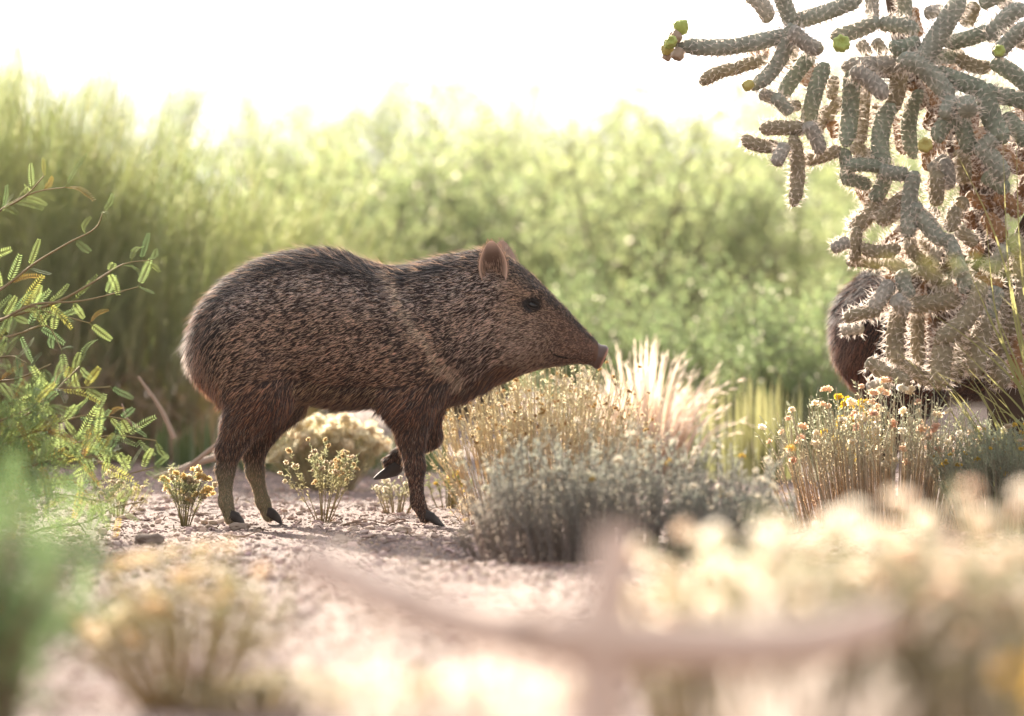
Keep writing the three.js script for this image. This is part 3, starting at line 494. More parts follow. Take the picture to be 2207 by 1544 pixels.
  const fm = [[0.36, 0.42, 0.1], [0.42, 0.36, 0.1], [0.34, 0.25, 0.17]].map((c) => mat({ color: new THREE.Color(...c), roughness: 0.6, transmission: 0.12, thickness: 0 }));
  for (const [x, y, d, s, t, ax] of [[187, 165, -.06, 1, 0, [-.2, 1, .1]], [152, 215, -.07, .85, 2, [-.8, .6, .2]], [117, 255, -.06, .8, 0, [-1, .1, .2]], [102, 290, -.05, .8, 1, [-1, -.1, .3]], [167, 320, -.08, .85, 2, [-.4, -1, .4]], [97, 345, -.04, .6, 2, [-.6, -1, 0]], [1128, 265, -.13, 1.15, 0, [.1, .3, 1]], [575, 505, -.1, .75, 1, [-1, -.5, .2]], [1625, 860, -.15, 1, 1, [0, .2, 1]], [2065, 300, -.14, .8, 0, [-.3, .1, 1]], [132, 240, -.1, .7, 0, [-.3, .2, 1]]]) {
    const p = C(x, y), f = add(cactus, 'fruit', fg, fm[t]); f.position.copy(at(p[0], p[1], S + 0.05 + d)).sub(base); f.quaternion.setFromUnitVectors(up, V(...ax).normalize()); f.scale.setScalar(s * 1.1); f.translateY(-0.016);
  }
}

// ------------------------------------------------------------------ plants
const headGeos = [0, 1, 2].map((q) => {             // a round head made of many small florets
  const m = new MB(), r = rng(600 + q);
  for (let k = 0; k < 46; k++) {
    const d = randDir(r); if (d.y < -0.5) d.y *= -1;
    const o = d.clone().multiplyScalar(0.45), t = sideOf(d, r), f = 0.7 + r() * 0.45;
    m.leaf(o, d, t, 0.6 * (0.8 + r() * 0.4), 0.42, [f * 0.75, f * 0.68, f * 0.55], [f, f, f], 0.5);
  }
  const g = new THREE.IcosahedronGeometry(0.45, 1), p = g.attributes.position; for (let i = 0; i < p.count; i += 3) { const a = [0, 1, 2].map((k) => m.v(p.getX(i + k), p.getY(i + k), p.getZ(i + k), [0.8, 0.76, 0.68])); m.tri(...a); }
  return m.geo(false);
});
const headMats = {};
const headMat = (c) => headMats[c.join()] ??= mat({ color: new THREE.Color(...c), transmission: 0.72, roughness: 1, thickness: 0, specularIntensity: 0.1 });
// a low shrub of many upright leafy stems that carry round flower heads
function flowerShrub(o) {
  const { name = 'flowering_shrub', pos, h, rx, rz = rx, stems, label, group, seed, leaf = [0.16, 0.19, 0.12], stem = [0.17, 0.12, 0.08], heads = [[0.62, 0.54, 0.42]], headR = 0.008, headShare = 0.5, leafLen = 0.011, leafWid = 0.0016, leaves = 18, upright = 0.45, florets = 3, side = 2, maxHeads = 140, topOnly = 0.55, foot = 0.4, hvar = 0.78, leafFrom = 0.25 } = o;
  const r = rng(seed), t = thing(name, pos, label, 'shrub', group), st = new MB(), lf = new MB(), spots = [];
  for (let k = 0; k < stems; k++) {
    const a = r() * 6.2832, q = Math.sqrt(r()), ex = Math.cos(a) * q * rx, ez = Math.sin(a) * q * rz, hh = h * (0.55 + 0.45 * Math.sqrt(Math.max(0, 1 - q * q * 0.9))) * (hvar + r() * (1.1 - hvar));
    const b = V(ex * foot, -0.01, ez * foot), e = V(ex, hh, ez), c = V(lerp(b.x, e.x, 1 - upright) + (r() - 0.5) * 0.03, hh * 0.5, lerp(b.z, e.z, 1 - upright) + (r() - 0.5) * 0.03);
    const cv = new THREE.QuadraticBezierCurve3(b, c, e), pts = cv.getPoints(5), cs = vary(stem, r, 0.3);
    st.tube(pts, [0.0028, 0.0022, 0.0018, 0.0014, 0.0011, 0.0008].map((x) => x * (o.thick ?? 1)), 3, cs, mixc(cs, leaf, 0.6));
    const twigs = [[cv, leafFrom]];
    for (let s = 0; s < side; s++) {
      const f = 0.4 + r() * 0.45, p = cv.getPoint(f), d = cv.getTangent(f).add(randDir(r).multiplyScalar(0.6)).normalize(), l = h * (0.12 + r() * 0.2), e2 = p.clone().addScaledVector(d, l); e2.y = Math.min(e2.y + l * 0.2, h * 1.08);
      const c2 = new THREE.LineCurve3(p, e2); st.tube([p, e2], [0.0012 * (o.thick ?? 1), 0.0007 * (o.thick ?? 1)], 3, mixc(cs, leaf, 0.3), leaf); twigs.push([c2, 0.1]);
    }
    for (const [cc, f0] of twigs) {
      const nl = cc === cv ? leaves : Math.ceil(leaves * 0.5);
      for (let s = 0; s < nl; s++) {
        const f = Math.pow(f0 + (1 - f0) * r(), topOnly), p = cc.getPoint(Math.min(1, f)), d = cc.getTangent(Math.min(1, f)).multiplyScalar(0.7).add(randDir(r)).normalize(), cl = vary(mixc(stem, leaf, clamp(p.y / h * 1.6 - 0.2, 0.15, 1)), r, 0.3);
        lf.leaf(p, d, sideOf(d, r), leafLen * (0.6 + r() * 0.7), leafWid * (0.7 + r() * 0.6), cl, cl);
      }
      const tip = cc.getPoint(1); if (r() < headShare && tip.y > h * 0.45) spots.push(tip);
    }
  }
  add(t, 'stems', st.geo(), M.stem, 'stuff'); add(t, 'leaves', lf.geo(false), M.leaf, 'stuff');
  spots.sort((a, b) => b.y + b.z * 0.3 - a.y - a.z * 0.3);
  const step = Math.max(1, Math.ceil(spots.length / maxHeads)); let cnt = 0;
  spots.forEach((p, k) => {
    if (k % step) return; const c = heads[(r() * heads.length) | 0], s = headR * (0.75 + r() * 0.5), n = 1 + ((r() * florets) | 0);
    const hd = add(t, 'flower_head', headGeos[cnt++ % 3], headMat(c)); hd.position.copy(p); hd.scale.set(s, s * 0.9, s); hd.rotation.set(r() - 0.5, r() * 6, r() - 0.5);
    for (let m = 1; m < n; m++) { const h2 = add(t, 'flower_head', headGeos[cnt++ % 3], hd.material); h2.position.copy(p).add(V((r() - 0.5) * 2.6 * s, (r() - 0.6) * 1.6 * s, (r() - 0.5) * 2 * s)); h2.scale.setScalar(s * 0.75); }
  });
  return t;
}
// a tall bush of wand-like green stems
function broom(o) {
  const { pos, h, rx, rz = 0.35, n, label, seed, lean = 0, green = [0.42, 0.48, 0.23] } = o, r = rng(seed), t = thing('broom_bush', pos, label, 'bush', 'tall green wand-stemmed bushes'), st = new MB(), bd = new MB(), dead = new MB();
  for (let k = 0; k < n; k++) {
    const a = r() * 6.2832, q = Math.sqrt(r()), ex = Math.cos(a) * q * rx, ez = Math.sin(a) * q * rz, hh = h * (0.62 + 0.38 * Math.sqrt(Math.max(0, 1 - q * q))) * (0.72 + 0.33 * r()) * (r() < 0.07 ? 1.22 : 1);
    const b = V(ex * 0.4 + (r() - 0.5) * 0.1, -0.01, ez * 0.4), e = V(ex * 1.15 + lean * hh + (r() - 0.5) * 0.12, hh, ez * 1.15), c = V(lerp(b.x, e.x, 0.35) + (r() - 0.5) * 0.08, hh * 0.55, lerp(b.z, e.z, 0.35)), cv = new THREE.QuadraticBezierCurve3(b, c, e), low = [0.4, 0.3, 0.16], g = vary(mixc(green, [0.6, 0.58, 0.33], r() * 0.6), r, 0.3);
    const pts = cv.getPoints(7); for (const p of pts.slice(1)) { p.x += (r() - 0.5) * 0.012; p.z += (r() - 0.5) * 0.012; }
    st.tube(pts.slice(0, 4), [0.0036, 0.003, 0.0026, 0.0022], 3, low, mixc(low, g, 0.7)); st.tube(pts.slice(3), [0.0022, 0.0018, 0.0015, 0.0012, 0.0007], 3, mixc(low, g, 0.7), g);
    for (let s = 0; s < 7; s++) {                   // side wands
      const f = 0.3 + r() * 0.62, p = cv.getPoint(f), d = cv.getTangent(f).add(randDir(r).multiplyScalar(0.45)).normalize(), l = h * (0.08 + r() * 0.16), e2 = p.clone().addScaledVector(d, l); e2.y += l * 0.15;
      st.tube([p, p.clone().lerp(e2, 0.5).add(V(0, -l * 0.04, 0)), e2], [0.0014, 0.0011, 0.0006], 3, g, g);
      for (let m = 0; m < 5; m++) { const u = r(), o2 = p.clone().lerp(e2, u), d2 = randDir(r); d2.y = Math.abs(d2.y); bd.leaf(o2, d2.normalize(), sideOf(d2, r), 0.006 + r() * 0.007, 0.003, vary(g, r), vary(r() < 0.4 ? [0.8, 0.75, 0.5] : [0.5, 0.54, 0.28], r)); }
    }
    for (let m = 0; m < 10; m++) { const f = 0.45 + r() * 0.55, o2 = cv.getPoint(f), d2 = cv.getTangent(f).add(randDir(r)).normalize(); bd.leaf(o2, d2, sideOf(d2, r), 0.009 + r() * 0.012, 0.003, g, vary(r() < 0.35 ? [0.8, 0.75, 0.5] : [0.5, 0.54, 0.28], r)); }
    if (r() < 0.5) { const p = V(ex * 0.6, r() * h * 0.28, ez * 0.8 + 0.08), d = V(r() - 0.5, r() * 1.1 - 0.3, r() - 0.5).normalize(), l = 0.08 + r() * 0.16; dead.tube([p, p.clone().addScaledVector(d, l)], [0.0022, 0.001], 3, vary([0.34, 0.25, 0.16], r, 0.4)); for (let m = 0; m < 5; m++) { const d2 = randDir(r); dead.leaf(p.clone().addScaledVector(d, l * r()), d2, sideOf(d2, r), 0.02, 0.003, vary([0.4, 0.28, 0.15], r, 0.4)); } }
  }
  add(t, 'stems', st.geo(), M.grass, 'stuff'); add(t, 'buds', bd.geo(false), M.leaf, 'stuff'); add(t, 'dead_twigs', dead.geo(), M.stem, 'stuff');
  return t;
}
broom({ pos: floorAt(20, 19.2), h: 1.12, rx: 0.46, rz: 0.22, n: 400, seed: 21, label: 'tallest green wand-stemmed bush, at the left edge of the photo' });
broom({ pos: floorAt(310, 19.3), h: 0.86, rx: 0.38, rz: 0.22, n: 340, seed: 22, lean: 0.06, label: 'green wand-stemmed bush behind the small leafy branch tips' });
broom({ pos: floorAt(520, 20.3), h: 0.76, rx: 0.34, rz: 0.2, n: 270, seed: 23, lean: 0.22, label: 'green wand-stemmed bush rising behind the back of the walking javelina' });

// background bushes of small yellow-green leaves
{
  const make = (seed, h, rx, n, col) => {
    const r = rng(seed), lf = new MB(), st = new MB();
    for (let k = 0; k < 26; k++) {
      const a = r() * 6.28, q = 0.3 + 0.7 * r(), e = V(Math.cos(a) * rx * q, h * (0.45 + 0.55 * r() * r() + 0.1 * r()), Math.sin(a) * rx * q * 0.8), b = V(Math.cos(a) * 0.08, -0.02, Math.sin(a) * 0.08), cv = new THREE.QuadraticBezierCurve3(b, V(e.x * 0.45, e.y * 0.55, e.z * 0.45), e), pts = cv.getPoints(6);
      st.tube(pts, [0.016, 0.013, 0.01, 0.008, 0.006, 0.004, 0.002], 5, [0.13, 0.1, 0.07], [0.2, 0.17, 0.1]);
      for (let s = 0; s < n / 26 / 30; s++) {
        const f = 0.18 + 0.82 * Math.pow(r(), 0.8), p = cv.getPoint(f), d = cv.getTangent(f).add(randDir(r).multiplyScalar(0.9)).normalize(), l = 0.14 + r() * 0.2, tone = mixc(col, [col[0] * 1.5, col[1] * 1.35, col[2] * 1.25], r() * r());
        const e2 = p.clone().addScaledVector(d, l); st.tube([p, e2], [0.003, 0.001], 3, [0.17, 0.15, 0.09]);
        for (let m = 0; m < 30; m++) { const u = r(), o = p.clone().lerp(e2, u).addScaledVector(randDir(r), 0.035), d2 = randDir(r); lf.leaf(o, d2, sideOf(d2, r), 0.016 + r() * 0.016, 0.009 + r() * 0.005, r() < 0.025 ? [0.9, 0.85, 0.68] : vary(tone, r, 0.3)); }
      }
    }
    return [st.geo(), lf.geo(false)];
  };
  const kinds = [make(51, 1, 0.95, 13000, [0.3, 0.36, 0.17]), make(52, 1, 0.85, 12500, [0.27, 0.335, 0.16]), make(53, 1, 0.75, 14000, [0.2, 0.27, 0.12])];
  const place = (px, d, top, kind, sx, label) => {
    const p = floorAt(px, d), h = at(px, top, d).y, t = thing('desert_bush', p, label, 'bush', 'blurred bushes in the background'); t.scale.set(sx, h * 1.06, sx); t.rotation.y = px * 0.01;
    add(t, 'branches', kinds[kind][0], M.stem, 'stuff'); add(t, 'leaves', kinds[kind][1], M.leaf, 'stuff');
  };
  const far = ['pale far bush past the left edge of the photo, behind the tallest wand-stemmed bush', 'pale far bush showing between the two taller wand-stemmed bushes', 'pale far bush whose top meets the white sky above the ears of the walking javelina', 'pale far bush under the tip of the long left cactus arm', 'pale far bush mostly behind the upper cactus arms', 'pale far bush past the right edge behind the cactus',
    'very far pale bush behind the rump of the walking javelina', 'very far pale bush straight above the snout', 'very far pale bush glimpsed left of the hanging cactus joints', 'very far pale bush behind the tallest wand-stemmed bush', 'very far pale bush behind the cactus trunk'];
  [[-300, 31, 130, 0], [300, 33, 190, 1], [900, 30, 215, 0], [1450, 31, 215, 0], [2000, 33, 190, 1], [2600, 32, 150, 0], [600, 38, 190, 1], [1180, 40, 205, 0], [1750, 38, 200, 1], [50, 40, 160, 1], [2300, 40, 160, 0]].forEach(([px, d, top, k], i) => place(px, d, top - 40, k, 1.15, far[i]));
  place(640, 22.5, 285, 1, 0.95, 'blurred yellow-green bush above the back of the walking javelina');
  place(1000, 23.5, 240, 0, 1.0, 'blurred yellow-green bush behind the ears of the walking javelina');
  place(1340, 23, 265, 0, 1.0, 'blurred bright bush above and right of the snout');
  place(1690, 24, 240, 0, 1.05, 'blurred bush left of the cactus arms');
  place(2080, 25, 240, 1, 1.05, 'blurred bush hidden mostly by the cactus');
  place(1560, 20, 560, 2, 0.55, 'dark green bush behind the blonde grass tuft');
  place(1760, 19.4, 590, 2, 0.5, 'dark green bush left of the hidden javelina');
  place(1300, 20.5, 540, 2, 0.55, 'mid-green bush directly behind the snout');
}

// grasses
function grass(o) {
  const { name = 'grass_tuft', pos, n, h, spread, wid, c0, c1, label, category = 'grass', seed, droop = 0.2, base = 0.06, lean = 0, material = M.grass, plume } = o, r = rng(seed), t = thing(name, pos, label, category), m = new MB(), pl = new MB();
  for (let k = 0; k < n; k++) {
    const a = r() * 6.2832, q = Math.sqrt(r()), hh = h * (0.5 + 0.55 * r()), b = V(Math.cos(a) * base * q, -0.01, Math.sin(a) * base * q), e = V(Math.cos(a) * spread * q + lean * hh, hh * (1 - q * droop), Math.sin(a) * spread * q * 0.8), c = V(b.x + (e.x - b.x) * 0.3, hh * 0.62, b.z + (e.z - b.z) * 0.3), pts = new THREE.QuadraticBezierCurve3(b, c, e).getPoints(7), cc = vary(mixc(c0, c1, 0.5), r, 0.2);
    m.blade(pts, wid * (0.6 + r() * 0.7), V(Math.cos(a + 1.57), 0, Math.sin(a + 1.57)).lerp(V(1, 0, 0), 0.4).normalize(), vary(c0, r, 0.2), mixc(cc, c1, 0.7));
    if (plume) for (let s = 0; s < plume; s++) { const f = 0.4 + 0.6 * r(), p = pts[Math.min(6, Math.floor(f * 7))].clone().lerp(pts[7], r() * 0.6), d = pts[7].clone().sub(pts[5]).normalize().add(randDir(r).multiplyScalar(0.5)).normalize(); pl.leaf(p, d, sideOf(d, r), 0.02 + r() * 0.02, 0.0022, c1, c1); }
  }
  add(t, 'blades', m.geo(false), material, 'stuff'); if (plume) add(t, 'plumes', pl.geo(false), material, 'stuff');
  return t;
}
grass({ pos: floorAt(1385, 17.1), n: 200, h: 0.44, spread: 0.27, wid: 0.013, c0: [0.6, 0.48, 0.37], c1: [0.78, 0.66, 0.55], label: 'blonde dry grass tuft of wide pale blades behind the snout', seed: 61, droop: 0.45, base: 0.1, plume: 4 });
grass({ pos: floorAt(1640, 17.6), n: 170, h: 0.30, spread: 0.17, wid: 0.006, c0: [0.2, 0.2, 0.08], c1: [0.3, 0.29, 0.13], label: 'thin green grass behind and left of the hidden javelina', seed: 62, base: 0.16 });
grass({ pos: floorAt(1500, 18.3), n: 170, h: 0.34, spread: 0.25, wid: 0.006, c0: [0.16, 0.17, 0.07], c1: [0.28, 0.28, 0.12], label: 'thin green grass behind the blonde tuft', seed: 63, base: 0.2 });
{ // long thin blades in front of the cactus
  const base = floorAt(2235, 14.75), t = thing('tall_grass', base, 'long thin arching green grass stems in front of the cactus', 'grass'), m = new MB(), r = rng(65);
  const list = [[[2230, 900], [2180, 640], [2160, 260]], [[2230, 900], [2150, 520], [2050, 305]], [[2240, 900], [2200, 560], [2190, 270]], [[2225, 880], [2100, 740], [1990, 665]], [[2230, 890], [2140, 700], [2080, 560]], [[2230, 930], [2120, 800], [2040, 720]], [[2230, 940], [2150, 690], [2125, 470]], [[2240, 940], [2180, 800], [2060, 690]], [[2230, 960], [2130, 860], [2010, 800]], [[2240, 980], [2170, 890], [2080, 905]], [[2250, 940], [2210, 700], [2150, 630]], [[2240, 900], [2195, 700], [2175, 560]], [[2240, 930], [2190, 780], [2130, 640]], [[2230, 1000], [2140, 960], [2165, 1005]]];
  for (const l of list) { const d = 14.7 + r() * 0.15, b = V(base.x + (r() - 0.3) * 0.06, base.y, base.z + (r() - 0.5) * 0.06), pts = new THREE.CatmullRomCurve3([b, ...l.slice(0).map(([x, y]) => at(x, y, d))]).getPoints(18).map((p) => p.sub(base)); m.blade(pts, 0.0052 + r() * 0.002, V(0.95, 0.2, 0.2), [0.17, 0.19, 0.06], [0.4, 0.38, 0.16]); }
  for (let k = 0; k < 60; k++) { const h = 0.12 + r() * 0.28, a = -1 + r() * 0.8, b = V((r() - 0.5) * 0.2, 0, (r() - 0.5) * 0.2), e = V(b.x + a * h * 0.6, h, b.z + (r() - 0.5) * 0.1); m.blade(new THREE.QuadraticBezierCurve3(b, V(b.x + a * h * 0.15, h * 0.7, b.z), e).getPoints(8), 0.004, V(1, 0, 0.2), [0.17, 0.18, 0.06], [0.36, 0.34, 0.14]); }
  add(t, 'blades', m.geo(false), M.grass, 'stuff');
}

// shrubs around the animal
const cream = [0.66, 0.57, 0.44], rose = [0.56, 0.38, 0.28], gold = [0.6, 0.42, 0.07], white = [0.72, 0.68, 0.58];
flowerShrub({ pos: floorAt(1175, 15.75), h: 0.335, rx: 0.26, rz: 0.2, stems: 300, seed: 81, label: 'golden dry shrub with tiny seed heads below the snout', leaf: [0.58, 0.54, 0.35], stem: [0.45, 0.31, 0.19], foot: 0.7, topOnly: 0.85, leafFrom: 0.05, hvar: 0.5, heads: [[0.42, 0.27, 0.13], cream, [0.45, 0.3, 0.12]], headR: 0.0048, headShare: 0.55, maxHeads: 260, leaves: 20, leafLen: 0.009, florets: 2, upright: 0.55 });
flowerShrub({ pos: floorAt(1330, 13.35), h: 0.26, rx: 0.3, rz: 0.2, stems: 330, foot: 0.85, hvar: 0.3, seed: 82, label: 'dark grey-green shrub in shade before the golden shrub', leaf: [0.235, 0.245, 0.2], stem: [0.21, 0.165, 0.145], topOnly: 0.9, leafFrom: 0.03, heads: [white, white, [0.6, 0.6, 0.5], [0.6, 0.6, 0.5], gold], headR: 0.0065, headShare: 0.12, maxHeads: 60, leaves: 26, leafLen: 0.013, leafWid: 0.0026 });
flowerShrub({ pos: floorAt(1590, 13.2), h: 0.17, rx: 0.14, rz: 0.14, stems: 110, foot: 0.55, seed: 92, label: 'low grey-green shrub at the right flank of the dark grey-green shrub', leaf: [0.235, 0.245, 0.2], stem: [0.21, 0.165, 0.145], topOnly: 0.9, leafFrom: 0.03, hvar: 0.4, heads: [white], headR: 0.006, headShare: 0.12, leaves: 22, leafWid: 0.0026 });
flowerShrub({ pos: floorAt(1120, 13.6), h: 0.13, rx: 0.12, rz: 0.14, stems: 130, foot: 0.8, leafFrom: 0.05, topOnly: 0.9, hvar: 0.3, seed: 83, label: 'low grey twiggy shrub at the right of the front hoof', leaf: [0.29, 0.27, 0.21], stem: [0.22, 0.165, 0.13], heads: [white, gold], headR: 0.005, headShare: 0.06, leaves: 20, leafLen: 0.011 });
flowerShrub({ pos: floorAt(1905, 14.75), h: 0.29, rx: 0.27, rz: 0.17, stems: 340, foot: 0.75, leafFrom: 0.08, topOnly: 0.8, hvar: 0.6, seed: 84, label: 'flowering shrub with round pink and cream heads under the cactus', leaf: [0.38, 0.4, 0.27], stem: [0.4, 0.25, 0.16], heads: [[0.8, 0.55, 0.42], [0.9, 0.8, 0.62], [0.85, 0.65, 0.48], [0.9, 0.86, 0.75]], headR: 0.0095, headShare: 0.42, maxHeads: 110, leaves: 22, leafLen: 0.01, side: 1, florets: 2, upright: 0.5 });
flowerShrub({ pos: floorAt(2180, 14.6), h: 0.22, rx: 0.16, rz: 0.14, stems: 220, foot: 0.7, seed: 85, label: 'grey-green shrub with few yellow flowers at the right edge', leaf: [0.27, 0.3, 0.2], stem: [0.23, 0.16, 0.11], heads: [gold, gold, cream], headR: 0.006, headShare: 0.3, maxHeads: 60, leaves: 24 });
flowerShrub({ pos: floorAt(1830, 15.35), h: 0.26, rx: 0.05, stems: 16, seed: 86, label: 'small bright yellow flower plant left of the hidden javelina', leaf: [0.25, 0.25, 0.1], heads: [[0.75, 0.55, 0.04]], headR: 0.009, headShare: 0.9, florets: 4, upright: 0.8 });
flowerShrub({ pos: floorAt(700, 16.9), h: 0.165, rx: 0.15, rz: 0.12, stems: 170, seed: 87, label: 'pale blurred flowering shrub seen between the legs', leaf: [0.5, 0.48, 0.27], stem: [0.35, 0.28, 0.17], heads: [[0.9, 0.84, 0.64], [0.9, 0.8, 0.6]], headR: 0.015, headShare: 1, maxHeads: 200, florets: 3 });
flowerShrub({ name: 'sprig_plant', pos: floorAt(695, 15.15), h: 0.18, rx: 0.095, rz: 0.05, stems: 15, foot: 0.1, thick: 0.7, seed: 88, label: 'slender pale sprig plant standing under the belly', leaf: [0.33, 0.34, 0.19], stem: [0.27, 0.2, 0.1], heads: [cream, [0.62, 0.48, 0.28]], headR: 0.0055, headShare: 0.6, leaves: 46, leafLen: 0.01, side: 3, upright: 0.6, topOnly: 0.6 });
flowerShrub({ name: 'sprig_plant', pos: floorAt(398, 15.0), h: 0.125, rx: 0.07, rz: 0.05, stems: 18, foot: 0.12, thick: 0.7, seed: 89, label: 'small plant with yellowish heads left of the hind hoof', leaf: [0.27, 0.29, 0.15], stem: [0.2, 0.16, 0.08], heads: [[0.75, 0.6, 0.3], cream], headR: 0.008, headShare: 0.55, leaves: 50, leafLen: 0.011, side: 3, upright: 0.6, topOnly: 0.6 });
flowerShrub({ name: 'sprig_plant', pos: floorAt(852, 15.6), h: 0.085, rx: 0.05, rz: 0.05, stems: 14, seed: 90, label: 'tiny pale sprig just behind the front leg', leaf: [0.33, 0.33, 0.19], stem: [0.25, 0.18, 0.1], heads: [white], headR: 0.006, headShare: 0.5, leaves: 24, leafLen: 0.008 });
flowerShrub({ name: 'sprig_plant', pos: floorAt(965, 15.9), h: 0.09, rx: 0.06, rz: 0.05, stems: 16, seed: 91, label: 'low greenish sprig between front leg and golden shrub', leaf: [0.2, 0.24, 0.08], stem: [0.2, 0.16, 0.08], heads: [gold], headR: 0.005, headShare: 0.3, leaves: 24, leafLen: 0.01 });
flowerShrub({ name: 'sprig_plant', pos: floorAt(1012, 15.0), h: 0.07, rx: 0.06, rz: 0.05, stems: 12, foot: 0.15, thick: 0.6, seed: 93, label: 'dry twiggy sprig just right of the front hoof', leaf: [0.4, 0.32, 0.2], stem: [0.3, 0.2, 0.13], heads: [cream], headR: 0.004, headShare: 0.1, leaves: 14, hvar: 0.4 });
flowerShrub({ name: 'sprig_plant', pos: floorAt(250, 15.4), h: 0.1, rx: 0.09, rz: 0.06, stems: 22, foot: 0.2, thick: 0.6, seed: 94, label: 'low thin sprig under the leafy branches at left', leaf: [0.36, 0.36, 0.18], stem: [0.3, 0.22, 0.13], heads: [cream], headR: 0.006, headShare: 0.25, leaves: 26, hvar: 0.4 });
grass({ name: 'ground_herb', category: 'plant', pos: floorAt(640, 18.3), n: 260, h: 0.2, spread: 0.4, wid: 0.014, c0: [0.07, 0.1, 0.03], c1: [0.13, 0.17, 0.05], label: 'low dark green herbs beyond the pale shrub under the belly', seed: 66, base: 0.4, droop: 0.3 });
{ // dead sticks under the left bushes
  const stick = (pts, r0, label, d) => { const P = pts.map(([x, y, dd]) => at(x, y, dd ?? d)), b = P[0].clone(), t = new MB(), c = new THREE.CatmullRomCurve3(P.map((p) => p.clone().sub(b))).getPoints(14); t.tube(c, c.map((_, k) => r0 * (1 - 0.5 * k / 14) * (1 + 0.15 * n3(k * 0.8, r0 * 900))), 7, [0.3, 0.23, 0.18], [0.34, 0.26, 0.2]); const m = add(scene, numbered('dead_stick'), t.geo(), M.wood); m.position.copy(b); tag(m, label, 'stick'); };
  stick([[375, 945], [345, 880], [297, 812]], 0.0065, 'bare straight stick leaning up left from under the green bush', 16.4);
  stick([[470, 985], [420, 1000], [372, 1018], [330, 1030]], 0.009, 'bare bent stick lying low behind the hind legs', 16.3);
  stick([[300, 925], [275, 905], [262, 870]], 0.004, 'thin dark twig among the leafy branches', 15.6);
  stick([[465, 960], [400, 1010], [360, 1040]], 0.006, 'grey stick slanting to the ground left of the hind legs', 16.1);
}

// leafy branches at the left: feathery leaves of many paired leaflets
const leafGeos = [0, 1, 2, 3].map((q) => {
  const m = new MB(), r = rng(700 + q), n = 11 + q, L = 0.054 + q * 0.006, sway = (q - 1.5) * 0.006;
  const P = (t) => V(t * L, sway * Math.sin(t * 3) - 0.008 * t * t, 0), c = [[1, 1, 1], [0.85, 0.92, 0.8]];
  m.tube([P(0), P(0.5), P(1)], [0.0008, 0.0006, 0.0004], 3, [0.9, 0.8, 0.55]);
  for (let k = 0; k < n; k++) for (const s of [1, -1]) { const t = 0.16 + 0.84 * k / (n - 1), w = 0.0105 * (0.65 + 0.5 * Math.sin(Math.PI * t)), d = V(0.45, -0.12 + r() * 0.3, s).normalize(); m.leaf(P(t), d, V(1, 0, -s * 0.45).normalize(), w, 0.0026, c[0], vary(c[1], r, 0.15), 0.15); }
  return m.geo(false);
});
const leafMats = [[0.3, 0.36, 0.13], [0.24, 0.31, 0.125], [0.16, 0.24, 0.11], [0.34, 0.32, 0.08], [0.42, 0.27, 0.07], [0.2, 0.29, 0.13]].map((c) => mat({ color: new THREE.Color(...c), transmission: 0.55, roughness: 0.95, thickness: 0, specularIntensity: 0.5 }));
function leafyShrub(name, pos, label, branches, seed, tones, sizeK, gap, lim = 290, extra = null) {
  const t = thing(name, pos, label, 'shrub'), r = rng(seed), tw = new MB(), each = Math.floor(lim / Math.min(branches.length, 21)); const cvs = []; let count = 0, total = 0;
  for (const { pts, r0, bare = 0 } of branches) {
    const cv = new THREE.CatmullRomCurve3(pts.map((p) => p.clone().sub(pos))), len = cvs.push(cv) && cv.getLength(), n = Math.max(6, Math.ceil(len / 0.03)), c = cv.getPoints(n);
    tw.tube(c, c.map((_, k) => lerp(r0, 0.0012, k / n)), 5, [0.19, 0.13, 0.09], [0.27, 0.22, 0.11]);
    count = 0; const step = Math.max(gap, (1 - bare) * len / each * 1.4);
    for (let s = len; s > bare * len && count < each && total < lim; s -= step * (0.5 + r() * 0.9)) {
      const f = Math.min(1, s / len), p = cv.getPointAt(f), tg = cv.getTangentAt(f);
      for (const sd of [1, -1]) { if (r() < 0.25 || count >= each || total >= lim) continue; count++; total++;
        const d = tg.clone().multiplyScalar(0.75).add(V((r() - 0.5) * 0.5, sd * (0.3 + r() * 0.6) + 0.1, (r() - 0.4) * 1.1)).normalize(), lf = add(t, 'leaf', leafGeos[(r() * 4) | 0], leafMats[tones[(r() * tones.length) | 0]]);
        const u = V().crossVectors(d, V((r() - 0.5) * 1.2, 0.7, 0.6).normalize()).normalize(); lf.quaternion.setFromRotationMatrix(new THREE.Matrix4().makeBasis(d, V().crossVectors(u, d).normalize(), u)); lf.position.copy(p); lf.scale.set(sizeK * (0.55 + r() * 0.75), sizeK * (0.5 + r() * 0.7), sizeK); }
    }
  }
  if (extra) {                                      // the leaves past what one can pick apart, as one part
    const m = new MB(), q = V();
    for (let k = 0; k < extra.n; k++) {
      const c = cvs[Math.min(cvs.length - 1, (cvs.length * (extra.low + (1 - extra.low) * r())) | 0)], p = c.getPointAt(extra.from + (1 - extra.from) * r()), o = new THREE.Object3D(); o.position.copy(p).add(randDir(r).multiplyScalar(extra.far * r())); o.rotation.set(r() * 6.3, r() * 6.3, r() * 6.3); o.scale.setScalar(sizeK * (0.7 + r() * 0.5)); o.updateMatrix();
      const g = leafGeos[(r() * 4) | 0], gp = g.attributes.position, gc = g.attributes.color, tone = leafMats[tones[(r() * tones.length) | 0]].color, b0 = m.p.length / 3;
      for (let i = 0; i < gp.count; i++) { q.fromBufferAttribute(gp, i).applyMatrix4(o.matrix); m.v(q.x, q.y, q.z, [gc.getX(i) * tone.r, gc.getY(i) * tone.g, gc.getZ(i) * tone.b]); }
      for (let i = 0; i < g.index.count; i++) m.i.push(b0 + g.index.getX(i));
    }
    add(t, 'foliage', m.geo(false), M.leaf, 'stuff');
  }
  add(t, 'twigs', tw.geo(), M.wood); return t;
}
